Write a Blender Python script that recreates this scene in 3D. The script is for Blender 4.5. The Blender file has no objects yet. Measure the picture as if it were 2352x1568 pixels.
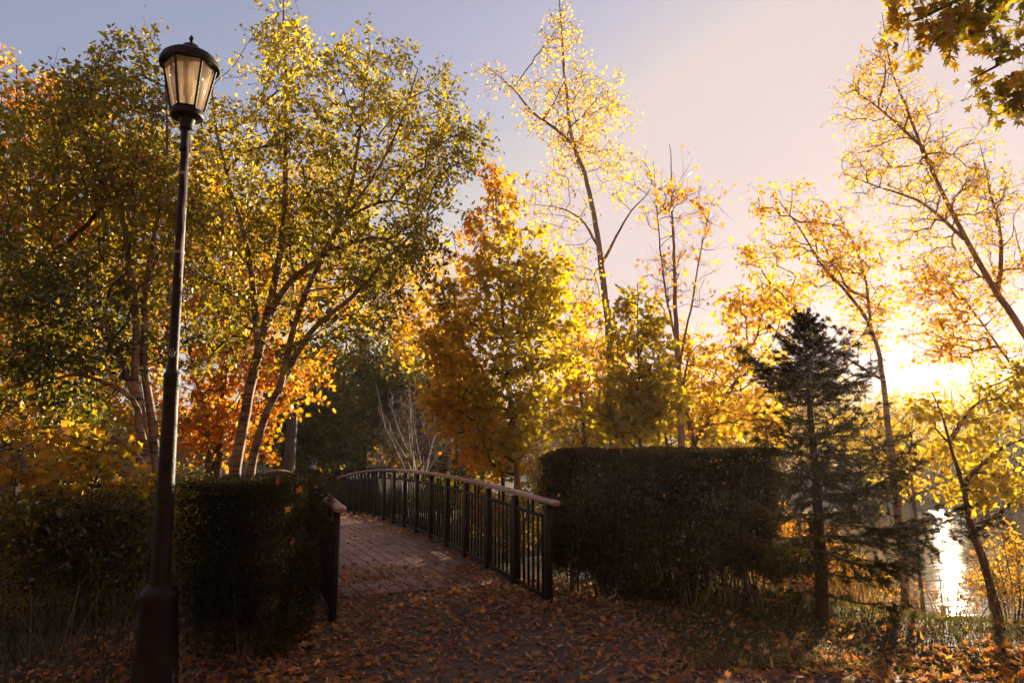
import bpy, bmesh, math, random
import numpy as np
from mathutils import Vector, Matrix

R = math.radians
scene = bpy.context.scene
COL = scene.collection
rng = np.random.default_rng(7)
random.seed(7)

# ------------------------------------------------------------------ camera model
EYE = 1.5
FPX = 1568.0          # focal length in units of a 2352 px wide picture (24 mm lens)
PITCH = R(9.6)
CP, SP = math.cos(PITCH), math.sin(PITCH)

def W(px, py, Y):
    """world point seen at picture place (px, py) on the plane y = Y"""
    u = (px - 1176) / FPX
    v = (784 - py) / FPX
    d = np.array([u, CP - v * SP, SP + v * CP])
    t = Y / d[1]
    return np.array([d[0] * t, Y, EYE + d[2] * t])

# ------------------------------------------------------------------ terrain
def seg_dist(P, A, B):
    A = np.array(A); B = np.array(B)
    ab = B - A
    t = np.clip(((P - A) @ ab) / (ab @ ab), 0, 1)
    return np.linalg.norm(P - (A + t[..., None] * ab), axis=-1)

LAKE = [(4.8, 12.6), (5.7, 11.0), (6.9, 10.1), (9.5, 9.8), (14, 9), (24, 6), (60, 2), (120, 6), (120, 70), (70, 58), (45, 54), (26, 53), (23, 47),
        (18, 38), (11, 26), (6.2, 19)]
STREAM = [(-26, 8), (-12, 12.3), (-3.1, 15.8), (5.5, 18.0)]

def water_sdf(x, y):
    P = np.stack([x, y], -1)
    n = len(LAKE)
    d = np.full(x.shape, 1e9)
    inside = np.zeros(x.shape, bool)
    for i in range(n):
        a, b = LAKE[i], LAKE[(i + 1) % n]
        d = np.minimum(d, seg_dist(P, a, b))
        cond = ((a[1] > y) != (b[1] > y))
        xi = (b[0] - a[0]) * (y - a[1]) / ((b[1] - a[1]) if b[1] != a[1] else 1e-9) + a[0]
        inside ^= cond & (x < xi)
    d = np.where(inside, -d, d)
    for a, b in zip(STREAM[:-1], STREAM[1:]):
        d = np.minimum(d, seg_dist(P, a, b) - 1.5)
    return d

def sst(a, b, x):
    t = np.clip((x - a) / (b - a), 0, 1)
    return t * t * (3 - 2 * t)

WATER_Z = -1.5
def hgt(x, y):
    x = np.asarray(x, float); y = np.asarray(y, float)
    d = water_sdf(x, y)
    far = sst(17, 24, y)
    top = -0.30 * far + 0.022 * np.clip(d - 8, 0, 80) * sst(40, 60, y)
    z = WATER_Z - 0.05 + (top - WATER_Z + 0.05) * sst(-0.3, 4.6, d)
    z = np.where(d < -0.3, WATER_Z - 0.05 + 0.3 * np.maximum(d + 0.3, -2.5), z)
    bump = 0.03 * np.sin(1.7 * x + .6) * np.sin(1.3 * y) + 0.02 * np.sin(3.9 * x + 1.1 * y)
    # flat where the path runs, with a gentle ramp up to the deck
    flat = path_mask(x, y)
    s, t = to_bridge(x, y)
    z = z + .075 * sst(-2.4, .9, s) * sst(2.2, 1.5, np.abs(t + BW / 2)) * sst(3.5, 1.5, s)
    return z + bump * (1 - flat) * sst(.5, 3, d) - 0.03 * flat

# bridge frame
P0 = np.array([0.37, 7.25]); BD = np.array([-0.385, 0.923]); BD /= np.linalg.norm(BD)
BN = np.array([BD[1], -BD[0]])            # to the right of the walking direction
BW, BL = 2.14, 13.9
def to_bridge(x, y):
    dx, dy = x - P0[0], y - P0[1]
    return dx * BD[0] + dy * BD[1], dx * BN[0] + dy * BN[1]
def deck_z(s):
    return 0.02 + 0.27 * np.clip(4 * s * (BL - s) / BL ** 2, -0.6, 1) - 0.14 * s / BL

def path_mask(x, y):
    s, t = to_bridge(x, y)
    m1 = sst(.25, -.1, np.abs(t + BW / 2) - BW / 2) * sst(-3.5, -2.5, s) * sst(20, 18, s)
    edge = 5.15 - 0.06 * (x - 1)
    m2 = sst(edge + .3, edge - .2, y) * sst(-2.9, -2.2, x) * sst(-9, -7, y)
    m3 = sst(.9, .5, np.hypot(x + .2, (y - 6.0) / 1.3) - .8)
    return np.clip(np.maximum(np.maximum(m1, m2), m3), 0, 1)

def gz(x, y):
    return float(hgt(np.array([x]), np.array([y]))[0])

# ------------------------------------------------------------------ object helpers
def new_obj(name, data, parent=None):
    o = bpy.data.objects.new(name, data)
    COL.objects.link(o)
    if parent is not None:
        o.parent = parent
    return o

def tag(o, label=None, cat=None, group=None, kind=None):
    if label: o['label'] = label
    if cat: o['category'] = cat
    if group: o['group'] = group
    if kind: o['kind'] = kind
    return o

def thing(name, label, cat, loc=(0, 0, 0), rotz=0.0, group=None):
    o = bpy.data.objects.new(name, None)
    COL.objects.link(o)
    o.empty_display_size = 0.2
    o.location = loc; o.rotation_euler = (0, 0, rotz)
    return tag(o, label, cat, group)

def mesh_np(name, V, F, mat, parent=None, col=None, origin=None, smooth=False, mats=None, matidx=None):
    """V (n,3); F a list of (m,k) index arrays"""
    V = np.asarray(V, np.float32)
    if origin is not None:
        V = V - np.asarray(origin, np.float32)
    me = bpy.data.meshes.new(name)
    if not isinstance(F, (list, tuple)): F = [F]
    F = [np.asarray(f, np.int32) for f in F if len(f)]
    nl = sum(f.size for f in F); nf = sum(len(f) for f in F)
    me.vertices.add(len(V)); me.loops.add(nl); me.polygons.add(nf)
    me.vertices.foreach_set('co', V.ravel())
    me.loops.foreach_set('vertex_index', np.concatenate([f.ravel() for f in F]))
    tot = np.concatenate([np.full(len(f), f.shape[1], np.int32) for f in F])
    st = np.concatenate([[0], np.cumsum(tot)[:-1]]).astype(np.int32)
    me.polygons.foreach_set('loop_start', st)
    if smooth:
        me.polygons.foreach_set('use_smooth', np.ones(nf, bool))
    if col is not None:
        at = me.attributes.new('tint', 'FLOAT_COLOR', 'POINT')
        c4 = np.ones((len(V), 4), np.float32); c4[:, :3] = col
        at.data.foreach_set('color', c4.ravel())
    me.update(calc_edges=True)
    for m in (mats or [mat]):
        me.materials.append(m)
    if matidx is not None:
        me.polygons.foreach_set('material_index', np.asarray(matidx, np.int32))
    o = new_obj(name, me, parent)
    return o

class MB:
    """collects simple solids into one mesh"""
    def __init__(self): self.V = []; self.F = {}; self.n = 0
    def add(self, V, F):
        V = np.asarray(V, float)
        for f in F:
            f = [i + self.n for i in f]
            self.F.setdefault(len(f), []).append(f)
        self.V.append(V); self.n += len(V)
    def box(self, c, size, axes=None):
        c = np.array(c, float); h = np.array(size, float) / 2
        ax = np.eye(3) if axes is None else np.array(axes, float)
        V = [c + ax.T @ (h * np.array(s)) for s in
             [(-1,-1,-1),(1,-1,-1),(1,1,-1),(-1,1,-1),(-1,-1,1),(1,-1,1),(1,1,1),(-1,1,1)]]
        self.add(V, [(0,3,2,1),(4,5,6,7),(0,1,5,4),(1,2,6,5),(2,3,7,6),(3,0,4,7)])
    def lathe(self, prof, n=24, c=(0, 0, 0), rot=0.0, lean=(0, 0)):
        V = []; F = []
        m = len(prof)
        for r, z in prof:
            for k in range(n):
                a = 2 * math.pi * k / n + rot
                V.append((c[0] + r * math.cos(a) + lean[0] * z, c[1] + r * math.sin(a) + lean[1] * z, c[2] + z))
        for i in range(m - 1):
            for k in range(n):
                F.append((i*n+k, i*n+(k+1) % n, (i+1)*n+(k+1) % n, (i+1)*n+k))
        F.append(tuple(reversed(range(n)))); F.append(tuple(range((m-1)*n, m*n)))
        self.add(V, F)
    def tube(self, pts, rad, n=8, cap=True, sq=None, sup=1.0):
        V, F = sweep(np.asarray(pts, float), rad, n, sq, sup)
        F = [tuple(f) for f in F]
        if cap:
            m = len(pts)
            F.append(tuple(reversed(range(n)))); F.append(tuple(range((m-1)*n, m*n)))
        self.add(V, F)
    def build(self, name, mat, parent=None, origin=None, smooth=False):
        o = mesh_np(name, np.concatenate(self.V), [np.array(v) for v in self.F.values()], mat, parent, origin=origin)
        if smooth:
            o.data.shade_smooth()
            o.data.set_sharp_from_angle(angle=R(38))
        return o

def sweep(P, rad, n=8, sq=None, sup=1.0):
    m = len(P)
    rad = np.broadcast_to(np.asarray(rad, float), (m,))
    T = np.gradient(P, axis=0)
    T /= np.linalg.norm(T, axis=1)[:, None] + 1e-9
    s = np.array([0, 0, 1.0]) if abs(T[0, 2]) < .85 else np.array([1.0, 0, 0])
    s = np.cross(T[0], s)
    V = []
    a = np.arange(n) * 2 * math.pi / n + (math.pi / n if sq else 0)
    for i in range(m):
        s = s - T[i] * (s @ T[i]); s = s / (np.linalg.norm(s) + 1e-9)
        u = np.cross(s, T[i])
        ca = np.sign(np.cos(a)) * np.abs(np.cos(a)) ** sup; sa = np.sign(np.sin(a)) * np.abs(np.sin(a)) ** sup
        c = ca[:, None] * s * (sq[0] if sq else 1) + sa[:, None] * u * (sq[1] if sq else 1)
        V.append(P[i] + c * rad[i])
    F = []
    for i in range(m - 1):
        for k in range(n):
            F.append((i*n+k, i*n+(k+1) % n, (i+1)*n+(k+1) % n, (i+1)*n+k))
    return np.concatenate(V), np.array(F)

def frusta(A, B, ra, rb, k=4):
    """many straight tapered twigs at once"""
    A = np.asarray(A, float); B = np.asarray(B, float); N = len(A)
    T = B - A; T /= np.linalg.norm(T, axis=1)[:, None] + 1e-9
    ref = np.where(np.abs(T[:, 2:3]) < .8, np.array([[0, 0, 1.0]]), np.array([[1.0, 0, 0]]))
    S = np.cross(T, ref); S /= np.linalg.norm(S, axis=1)[:, None] + 1e-9
    U = np.cross(S, T)
    a = np.arange(k) * 2 * math.pi / k
    ring = np.cos(a)[None, :, None] * S[:, None] + np.sin(a)[None, :, None] * U[:, None]
    V = np.concatenate([A[:, None] + ring * np.asarray(ra)[:, None, None],
                        B[:, None] + ring * np.asarray(rb)[:, None, None]], 1).reshape(-1, 3)
    i = np.arange(k); j = (i + 1) % k
    q = np.stack([i, j, j + k, i + k], 1)
    F = (np.arange(N)[:, None, None] * (2 * k) + q[None]).reshape(-1, 4)
    return V, F

# ------------------------------------------------------------------ materials
def nodemat(name):
    m = bpy.data.materials.new(name); m.use_nodes = True
    nt = m.node_tree; nt.nodes.clear()
    return m, nt, nt.nodes.new, nt.links.new

def pmat(name, col, rough=.7, var=.25, scale=6.0, metal=0.0, bump=0.0, bscale=40.0, col2=None, stretch=(1, 1, 1), spec=.5, coat=0):
    m, nt, N, L = nodemat(name)
    out = N('ShaderNodeOutputMaterial'); b = N('ShaderNodeBsdfPrincipled')
    L(b.outputs[0], out.inputs[0])
    tc = N('ShaderNodeTexCoord'); mp = N('ShaderNodeMapping'); mp.inputs['Scale'].default_value = stretch
    L(tc.outputs['Object'], mp.inputs[0])
    no = N('ShaderNodeTexNoise'); no.inputs['Scale'].default_value = scale; no.inputs['Detail'].default_value = 6
    L(mp.outputs[0], no.inputs['Vector'])
    rp = N('ShaderNodeValToRGB')
    c = np.array(col); d = np.array(col2) if col2 is not None else c * (1 - var)
    rp.color_ramp.elements[0].position = .33; rp.color_ramp.elements[1].position = .68
    rp.color_ramp.elements[0].color = (*d, 1); rp.color_ramp.elements[1].color = (*(c if col2 is not None else c * (1 + var)), 1)
    L(no.outputs['Fac'], rp.inputs[0]); L(rp.outputs[0], b.inputs['Base Color'])
    b.inputs['Roughness'].default_value = rough; b.inputs['Metallic'].default_value = metal
    b.inputs['Specular IOR Level'].default_value = spec
    if bump:
        n2 = N('ShaderNodeTexNoise'); n2.inputs['Scale'].default_value = bscale; n2.inputs['Detail'].default_value = 8
        L(mp.outputs[0], n2.inputs['Vector'])
        bp = N('ShaderNodeBump'); bp.inputs['Strength'].default_value = bump; bp.inputs['Distance'].default_value = .02
        L(n2.outputs['Fac'], bp.inputs['Height']); L(bp.outputs[0], b.inputs['Normal'])
    return m

def leaf_mat(name, trans=.6, gloss=.05, rough=.42, refl=.42, tsat=1.0):
    """thin leaf: diffuse front, light shining through, a little sheen; colour comes with each leaf"""
    m, nt, N, L = nodemat(name)
    out = N('ShaderNodeOutputMaterial')
    at = N('ShaderNodeAttribute'); at.attribute_name = 'tint'
    di = N('ShaderNodeBsdfDiffuse'); tr = N('ShaderNodeBsdfTranslucent'); gl = N('ShaderNodeBsdfGlossy')
    mul = N('ShaderNodeMix'); mul.data_type = 'RGBA'; mul.blend_type = 'MULTIPLY'; mul.inputs[0].default_value = 1
    mul.inputs[7].default_value = (refl, refl, refl, 1)
    L(at.outputs['Color'], mul.inputs[6]); L(mul.outputs[2], di.inputs[0])
    L(at.outputs['Color'], tr.inputs[0])
    gl.inputs['Color'].default_value = (1, .97, .9, 1); gl.inputs['Roughness'].default_value = rough
    mx = N('ShaderNodeMixShader'); mx.inputs[0].default_value = trans
    L(di.outputs[0], mx.inputs[1]); L(tr.outputs[0], mx.inputs[2])
    m2 = N('ShaderNodeMixShader'); m2.inputs[0].default_value = gloss
    L(mx.outputs[0], m2.inputs[1]); L(gl.outputs[0], m2.inputs[2])
    L(m2.outputs[0], out.inputs[0])
    return m

def bark_birch():
    m, nt, N, L = nodemat('birch_bark')
    out = N('ShaderNodeOutputMaterial'); b = N('ShaderNodeBsdfPrincipled'); L(b.outputs[0], out.inputs[0])
    tc = N('ShaderNodeTexCoord'); mp = N('ShaderNodeMapping'); mp.inputs['Scale'].default_value = (3, 3, 22)
    L(tc.outputs['Object'], mp.inputs[0])
    n1 = N('ShaderNodeTexNoise'); n1.inputs['Scale'].default_value = 1.6; n1.inputs['Detail'].default_value = 5
    L(mp.outputs[0], n1.inputs['Vector'])
    n2 = N('ShaderNodeTexNoise'); n2.inputs['Scale'].default_value = 5; n2.inputs['Detail'].default_value = 4
    L(tc.outputs['Object'], n2.inputs['Vector'])
    r1 = N('ShaderNodeValToRGB'); e = r1.color_ramp.elements
    e[0].position = .36; e[0].color = (.06, .04, .028, 1); e[1].position = .5; e[1].color = (.36, .255, .165, 1)
    L(n1.outputs['Fac'], r1.inputs[0])
    r2 = N('ShaderNodeValToRGB'); e = r2.color_ramp.elements
    e[0].position = .35; e[0].color = (.45, .38, .32, 1); e[1].position = .65; e[1].color = (1, .95, .88, 1)
    L(n2.outputs['Fac'], r2.inputs[0])
    mx = N('ShaderNodeMix'); mx.data_type = 'RGBA'; mx.blend_type = 'MULTIPLY'; mx.inputs[0].default_value = 1
    L(r1.outputs[0], mx.inputs[6]); L(r2.outputs[0], mx.inputs[7]); L(mx.outputs[2], b.inputs['Base Color'])
    b.inputs['Roughness'].default_value = .75
    bp = N('ShaderNodeBump'); bp.inputs['Strength'].default_value = .4; bp.inputs['Distance'].default_value = .01
    L(n1.outputs['Fac'], bp.inputs['Height']); L(bp.outputs[0], b.inputs['Normal'])
    return m

M = {}
M['leaf'] = leaf_mat('leaf_thin', .78, .05)
M['bounce_leaf'] = leaf_mat('added_bounce_leaf', .35, .02, .5, 1.0)  # for the added leaves behind the camera, reflective to throw light forward
M['yew'] = leaf_mat('yew_needles', .25, .012, .6, .8)
M['needle'] = leaf_mat('spruce_needles', .35, .008, .5, .8)
M['litter'] = leaf_mat('dry_leaf', .48, .02, .6, 1.2)
M['grass'] = leaf_mat('grass_blade', .45, .04, .5, .7)
M['birch'] = bark_birch()
M['bark'] = pmat('brown_bark', (.10, .072, .052), .9, .4, 9, bump=.6, bscale=25, stretch=(1, 1, .25))
M['bark_red'] = pmat('reddish_bark', (.26, .165, .105), .85, .35, 8, bump=.5, bscale=22, stretch=(1, 1, .25))
M['bark_dark'] = pmat('dark_spruce_bark', (.045, .028, .018), .9, .4, 9, bump=.6, bscale=25, stretch=(1, 1, .25))
M['twig'] = pmat('twig_bark', (.075, .05, .036), .9, .3, 8)
M['pale_twig'] = pmat('pale_twig_bark', (.23, .18, .155), .8, .25, 8)
M['iron'] = pmat('dark_painted_iron', (.015, .0095, .0065), .5, .5, 9, bump=.2, bscale=60, spec=.18)
M['rail_iron'] = pmat('railing_paint', (.013, .009, .007), .5, .3, 14, bump=.08, bscale=80, spec=.25)
M['wood'] = pmat('weathered_handrail', (.44, .30, .255), .6, .2, 6, bump=.25, bscale=30, stretch=(.25, 3, 3))
M['concrete'] = pmat('concrete', (.24, .21, .19), .85, .2, 6, bump=.3)
M['soil'] = None

# ------------------------------------------------------------------ leaf shapes
def fan(outline):
    V = np.array([(0, .25, 0)] + [(x, y, 0) for x, y in outline]); n = len(outline)
    F = np.array([(0, 1 + i, 1 + (i + 1) % n) for i in range(n)])
    return V, F
def polar(lst, cy=.25):
    right = [(r * math.sin(R(a)), cy + r * math.cos(R(a))) for a, r in lst]
    left = [(-x, y) for x, y in reversed(right[1:-1])]
    return right + left
T_MAPLE = fan(polar([(0, .75), (24, .36), (48, .66), (74, .33), (108, .52), (150, .2), (180, .25)]))
T_MAPLE_FINE = fan(polar([(0, .78), (7, .56), (14, .58), (21, .33), (34, .52), (45, .72), (53, .52), (62, .5), (72, .28), (90, .42),
                          (106, .56), (122, .33), (148, .22), (180, .25)]))
T_BIRCH = (np.array([(0, 0, 0), (.33, .38, .06), (0, 1, 0), (-.33, .38, .06)], float), np.array([(0, 1, 2), (0, 2, 3)]))
T_OVATE = (np.array([(0, 0, 0), (.22, .22, .05), (.26, .55, .06), (0, 1, 0), (-.26, .55, .06), (-.22, .22, .05)], float),
           np.array([(0, 1, 2, 3), (0, 3, 4, 5)]))
T_NEEDLE = (np.array([(-.12, 0, 0), (.12, 0, 0), (.09, .7, .03), (0, 1, 0), (-.09, .7, .03)], float), np.array([(0, 1, 2), (0, 2, 4), (2, 3, 4)]))

def place_leaves(tmpl, P, axis, normal, size, curl=.25, r=None):
    T, F = tmpl
    N = len(P)
    y = axis / (np.linalg.norm(axis, axis=1)[:, None] + 1e-9)
    x = np.cross(y, normal); x /= np.linalg.norm(x, axis=1)[:, None] + 1e-9
    z = np.cross(x, y)
    rr = (r or rng)
    cu = rr.normal(0, curl, N)[:, None]
    fo = rr.normal(.1, curl, N)[:, None]
    tz = T[None, :, 2] + cu * (T[None, :, 1] ** 2) + fo * np.abs(T[None, :, 0])
    V = P[:, None] + size[:, None, None] * (T[None, :, 0, None] * x[:, None] + T[None, :, 1, None] * y[:, None] + tz[..., None] * z[:, None])
    k = len(T)
    FF = (np.arange(N)[:, None, None] * k + F[None]).reshape(-1, F.shape[1])
    return V.reshape(-1, 3), FF, k

class Clump:
    def __init__(self, r, f=1.2):
        self.K = r.normal(0, f, (5, 3)); self.ph = r.uniform(0, 6.28, 5)
    def __call__(self, P):
        v = np.sin(P @ self.K.T + self.ph).sum(1) / 5
        return np.clip(.5 + v * .9, 0, 1)

def pick_colors(r, P, palette, clumpf=1.1, mix=.55, grad=None, jit=.16):
    """palette: list of rgb from one end of the tree's colours to the other"""
    pal = np.array(palette, float)
    t = mix * Clump(r, clumpf)(P) + (1 - mix) * r.random(len(P))
    if grad is not None:
        t = np.clip(t * .55 + grad(P) * .5, 0, 1)
    x = t * (len(pal) - 1)
    i = np.clip(x.astype(int), 0, len(pal) - 2); f = (x - i)[:, None]
    c = pal[i] * (1 - f) + pal[i + 1] * f
    c *= np.exp(r.normal(0, jit, (len(P), 1)))
    return np.clip(c, .002, .95)

# colours of leaves (light they let through)
GREEN_D = (.055, .052, .006); GREEN = (.15, .15, .008); OLIVE = (.36, .27, .010); YGREEN = (.56, .425, .016)
YELLOW = (.86, .52, .020); GOLD = (.86, .43, .015); ORANGE = (.82, .27, .015); RED = (.62, .12, .016); RUST = (.34, .11, .02); TAN = (.40, .25, .09)

# ------------------------------------------------------------------ trees
def resample(P, step):
    P = np.asarray(P, float)
    seg = np.linalg.norm(np.diff(P, axis=0), axis=1); L = np.concatenate([[0], np.cumsum(seg)])
    n = max(3, int(L[-1] / step) + 1)
    # smooth by Catmull-Rom
    t = np.linspace(0, L[-1], n)
    out = np.zeros((n, P.shape[1]))
    for k in range(P.shape[1]):
        m = np.gradient(P[:, k], L) if len(P) > 2 else np.full(len(P), (P[-1, k] - P[0, k]) / L[-1])
        idx = np.clip(np.searchsorted(L, t, side='right') - 1, 0, len(P) - 2)
        h = L[idx + 1] - L[idx]; u = (t - L[idx]) / h
        out[:, k] = ((2*u**3 - 3*u**2 + 1) * P[idx, k] + (u**3 - 2*u**2 + u) * h * m[idx]
                     + (-2*u**3 + 3*u**2) * P[idx + 1, k] + (u**3 - u**2) * h * m[idx + 1])
    return out

def grow_tree(name, label, cat, stems, env, npts, leaf, palette, seed=1, bark='bark', twigmat=None, group=None,
              size=.06, twigs=4, tlen=.3, per=7, tmpl=T_BIRCH, alpha=.35, edgebias=.45, rtip=.004, droop=.25, up=.4,
              grad=None, mix=.55, clumpf=1.1, first=.25, crown='crown', trunkname='trunk', sides=9, jit=.16, flat=.0, world=False, curl=.22, rmin=.0022, gapf=0.0, lean_only=False):
    """stems: list of (Y, [(px,py),...], r0, r1[, attach]); env: (px,py,rx,ry,rz,dY,weight)"""
    r = np.random.default_rng(seed)
    stem_nodes = []; base = None
    curves = []
    for st in stems:
        pts, r0, r1 = st[0], st[1], st[2]
        P = np.array([W(*p) if not world else p for p in pts], float)
        if not st[3:] and not world:
            P[0, 2] = gz(P[0, 0], P[0, 1]) - .06
        C = resample(P, .16)
        wig = np.cumsum(r.normal(0, .006, C.shape), 0); wig -= np.linspace(0, 1, len(C))[:, None] * wig[-1]
        C = C + wig
        L = np.linspace(0, 1, len(C))
        rad = r0 * (1 - L) ** 1.05 + r1
        curves.append((C, rad))
        if base is None or (not st[3:] and False): base = C[0].copy()
    base = curves[0][0][0].copy()
    g = gz(base[0], base[1])
    root = thing(name, label, cat, (base[0], base[1], min(base[2], g)), 0, group)
    org = np.array(root.location)
    # nodes that branches may leave from
    NP = []; NL = []; NS = []; NR = []
    for si, (C, rad) in enumerate(curves):
        L = np.concatenate([[0], np.cumsum(np.linalg.norm(np.diff(C, axis=0), axis=1))])
        k0 = int(len(C) * (first if si == 0 or stems[si][3:] == () else .1))
        for i in range(k0, len(C)):
            NP.append(C[i]); NL.append(L[i] * .6); NS.append(si); NR.append(rad[i])
    # points the crown grows out to
    pts = []
    w = np.array([e[2] * e[3] * (e[6] if len(e) > 6 else 1) for e in env], float); w /= w.sum()
    cnt = r.multinomial(npts, w)
    for e, n in zip(env, cnt):
        px, py, rx, ry, rz, Y = e[:6]
        c = W(px, py, Y) if not world else np.array([px, py, Y])
        sc = (np.linalg.norm(c - np.array([0, 0, EYE])) / math.hypot(1, (px - 1176) / FPX) / FPX) if not world else 1
        sc = Y / FPX * 1.03 if not world else 1
        d = r.normal(0, 1, (n, 3)); d /= np.linalg.norm(d, axis=1)[:, None]
        q = r.random(n) ** edgebias
        pts.append(c + d * q[:, None] * np.array([rx * sc, rz, ry * sc]))
    pts = np.concatenate(pts)
    if gapf:
        keep = Clump(r, gapf)(pts) > .3
        pts = pts[keep]
    ok = pts[:, 2] > hgt(pts[:, 0], pts[:, 1]) + .25
    pts = pts[ok]
    S0 = np.array(NP)
    dmin = np.array([np.min(np.linalg.norm(S0 - p, axis=1)) for p in pts])
    pts = pts[np.argsort(dmin)]
    cap = len(S0) + len(pts) * 40
    AP = np.zeros((cap, 3)); AL = np.zeros(cap); AS = np.zeros(cap, int); APar = np.full(cap, -1); ACnt = np.zeros(cap); ARad = np.zeros(cap)
    n0 = len(S0); AP[:n0] = S0; AL[:n0] = NL; AS[:n0] = NS; ARad[:n0] = NR
    n = n0
    tips = []; tipdir = []
    for p in pts:
        dv = p - AP[:n]
        dist = np.linalg.norm(dv, axis=1)
        cost = dist + alpha * AL[:n] + .55 * np.maximum(0, AP[:n, 2] - p[2] + .12 * dist) * 1.0
        j = int(np.argmin(cost)); D = dist[j]
        if D < .03: continue
        m = max(2, int(D / .17) + 1)
        a = AP[j]
        t = np.linspace(0, 1, m + 1)[1:, None]
        side = r.normal(0, .07 * D, 3); side[2] *= .5
        arc = np.sin(t * math.pi) * (side + np.array([0, 0, up * .12 * D]))
        Q = a + (p - a) * t + arc + r.normal(0, .012, (m, 3)) * (t < .99)
        prev = j
        for q in Q:
            if n >= cap: break
            AP[n] = q; APar[n] = prev; AL[n] = AL[prev] + D / m; AS[n] = AS[j]
            prev = n; n += 1
        tips.append(prev); dd = Q[-1] - (Q[-3] if len(Q) > 2 else a); tipdir.append(dd / (np.linalg.norm(dd) + 1e-9))
    for k in tips:
        while k >= n0:
            ACnt[k] += 1; k = APar[k]
    idx = np.arange(n0, n)
    rr = rtip * np.maximum(ACnt[idx], 1) ** .48
    par = APar[idx]
    rp = np.where(par >= n0, rtip * np.maximum(ACnt[np.maximum(par, 0)], 1) ** .48, np.minimum(rr * 1.2, ARad[np.maximum(par, 0)] * .8 + .002))
    # continuous taper: start radius is that of the parent, never more than 1.5 of own
    rp = np.minimum(rp, rr * 1.5)
    stem_of = AS[idx]
    # twigs
    tips = np.array(tips); tipdir = np.array(tipdir); tp = AP[tips]
    K = len(tips)
    A = np.repeat(tp, twigs, 0); dirs = np.repeat(tipdir, twigs, 0) * .7 + r.normal(0, .75, (K * twigs, 3))
    dirs[:, 2] = dirs[:, 2] * (1 - flat) + up * .25
    dirs /= np.linalg.norm(dirs, axis=1)[:, None]
    # start back along the branch a little
    A = A - np.repeat(tipdir, twigs, 0) * r.uniform(0, .3, (K * twigs, 1)) * tlen
    ln = tlen * r.uniform(.5, 1.25, (K * twigs, 1))
    B = A + dirs * ln; B[:, 2] -= droop * .25 * ln[:, 0]
    tw_stem = np.repeat(AS[tips], twigs)
    twm = M[twigmat or bark] if twigmat else M['twig']
    for si, (C, rad) in enumerate(curves):
        V, F = sweep(C, rad, sides)
        s = stem_of == si
        va, fa = frusta(AP[par[s]], AP[idx[s]], rp[s], rr[s], 5) if s.any() else (np.zeros((0, 3)), np.zeros((0, 4), int))
        s2 = tw_stem == si
        vb, fb = frusta(A[s2], B[s2], np.full(s2.sum(), rtip * .75), np.full(s2.sum(), rmin * .7), 3) if s2.any() else (np.zeros((0, 3)), np.zeros((0, 4), int))
        VV = np.concatenate([V, va, vb]); FF = np.concatenate([F, fa + len(V), fb + len(V) + len(va)])
        mi = np.concatenate([np.zeros(len(F), int), np.ones(len(fa) + len(fb), int)])
        mesh_np(trunkname if not stems[si][3:] else 'limb', VV, [FF], None, root, origin=org, smooth=True, mats=[M[bark], twm], matidx=mi)
    if per:
        N = K * twigs * per
        t = r.uniform(.1, 1.08, N)[:, None]
        Pl = np.repeat(A, per, 0) * (1 - t) + np.repeat(B, per, 0) * t + r.normal(0, size * .55, (N, 3))
        ax = np.repeat(dirs, per, 0) * .5 + r.normal(0, .8, (N, 3)); ax[:, 2] -= droop * 1.6
        nm = r.normal(0, .7, (N, 3)); nm[:, 2] += .55
        sz = size * r.uniform(.6, 1.2, N)
        keep = Pl[:, 2] > hgt(Pl[:, 0], Pl[:, 1]) + .03
        Pl, ax, nm, sz = Pl[keep], ax[keep], nm[keep], sz[keep]
        V, F, k = place_leaves(tmpl, Pl, ax, nm, sz, curl, r)
        c = pick_colors(r, Pl, palette, clumpf, mix, grad, jit)
        mesh_np(crown, V, [F], M[leaf], root, col=np.repeat(c, k, 0), origin=org)
    return root

def zgrad(z0, z1):
    return lambda P: np.clip((P[:, 2] - z0) / (z1 - z0), 0, 1)

# ------------------------------------------------------------------ the trees, each where it stands
def S(Y, *pts): return [(x, y, Y) for x, y in pts]
def E(Y, *rows): return [(x, y, rx, ry, rz, Y + (dy[0] if dy else 0)) for x, y, rx, ry, rz, *dy in rows]

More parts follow.
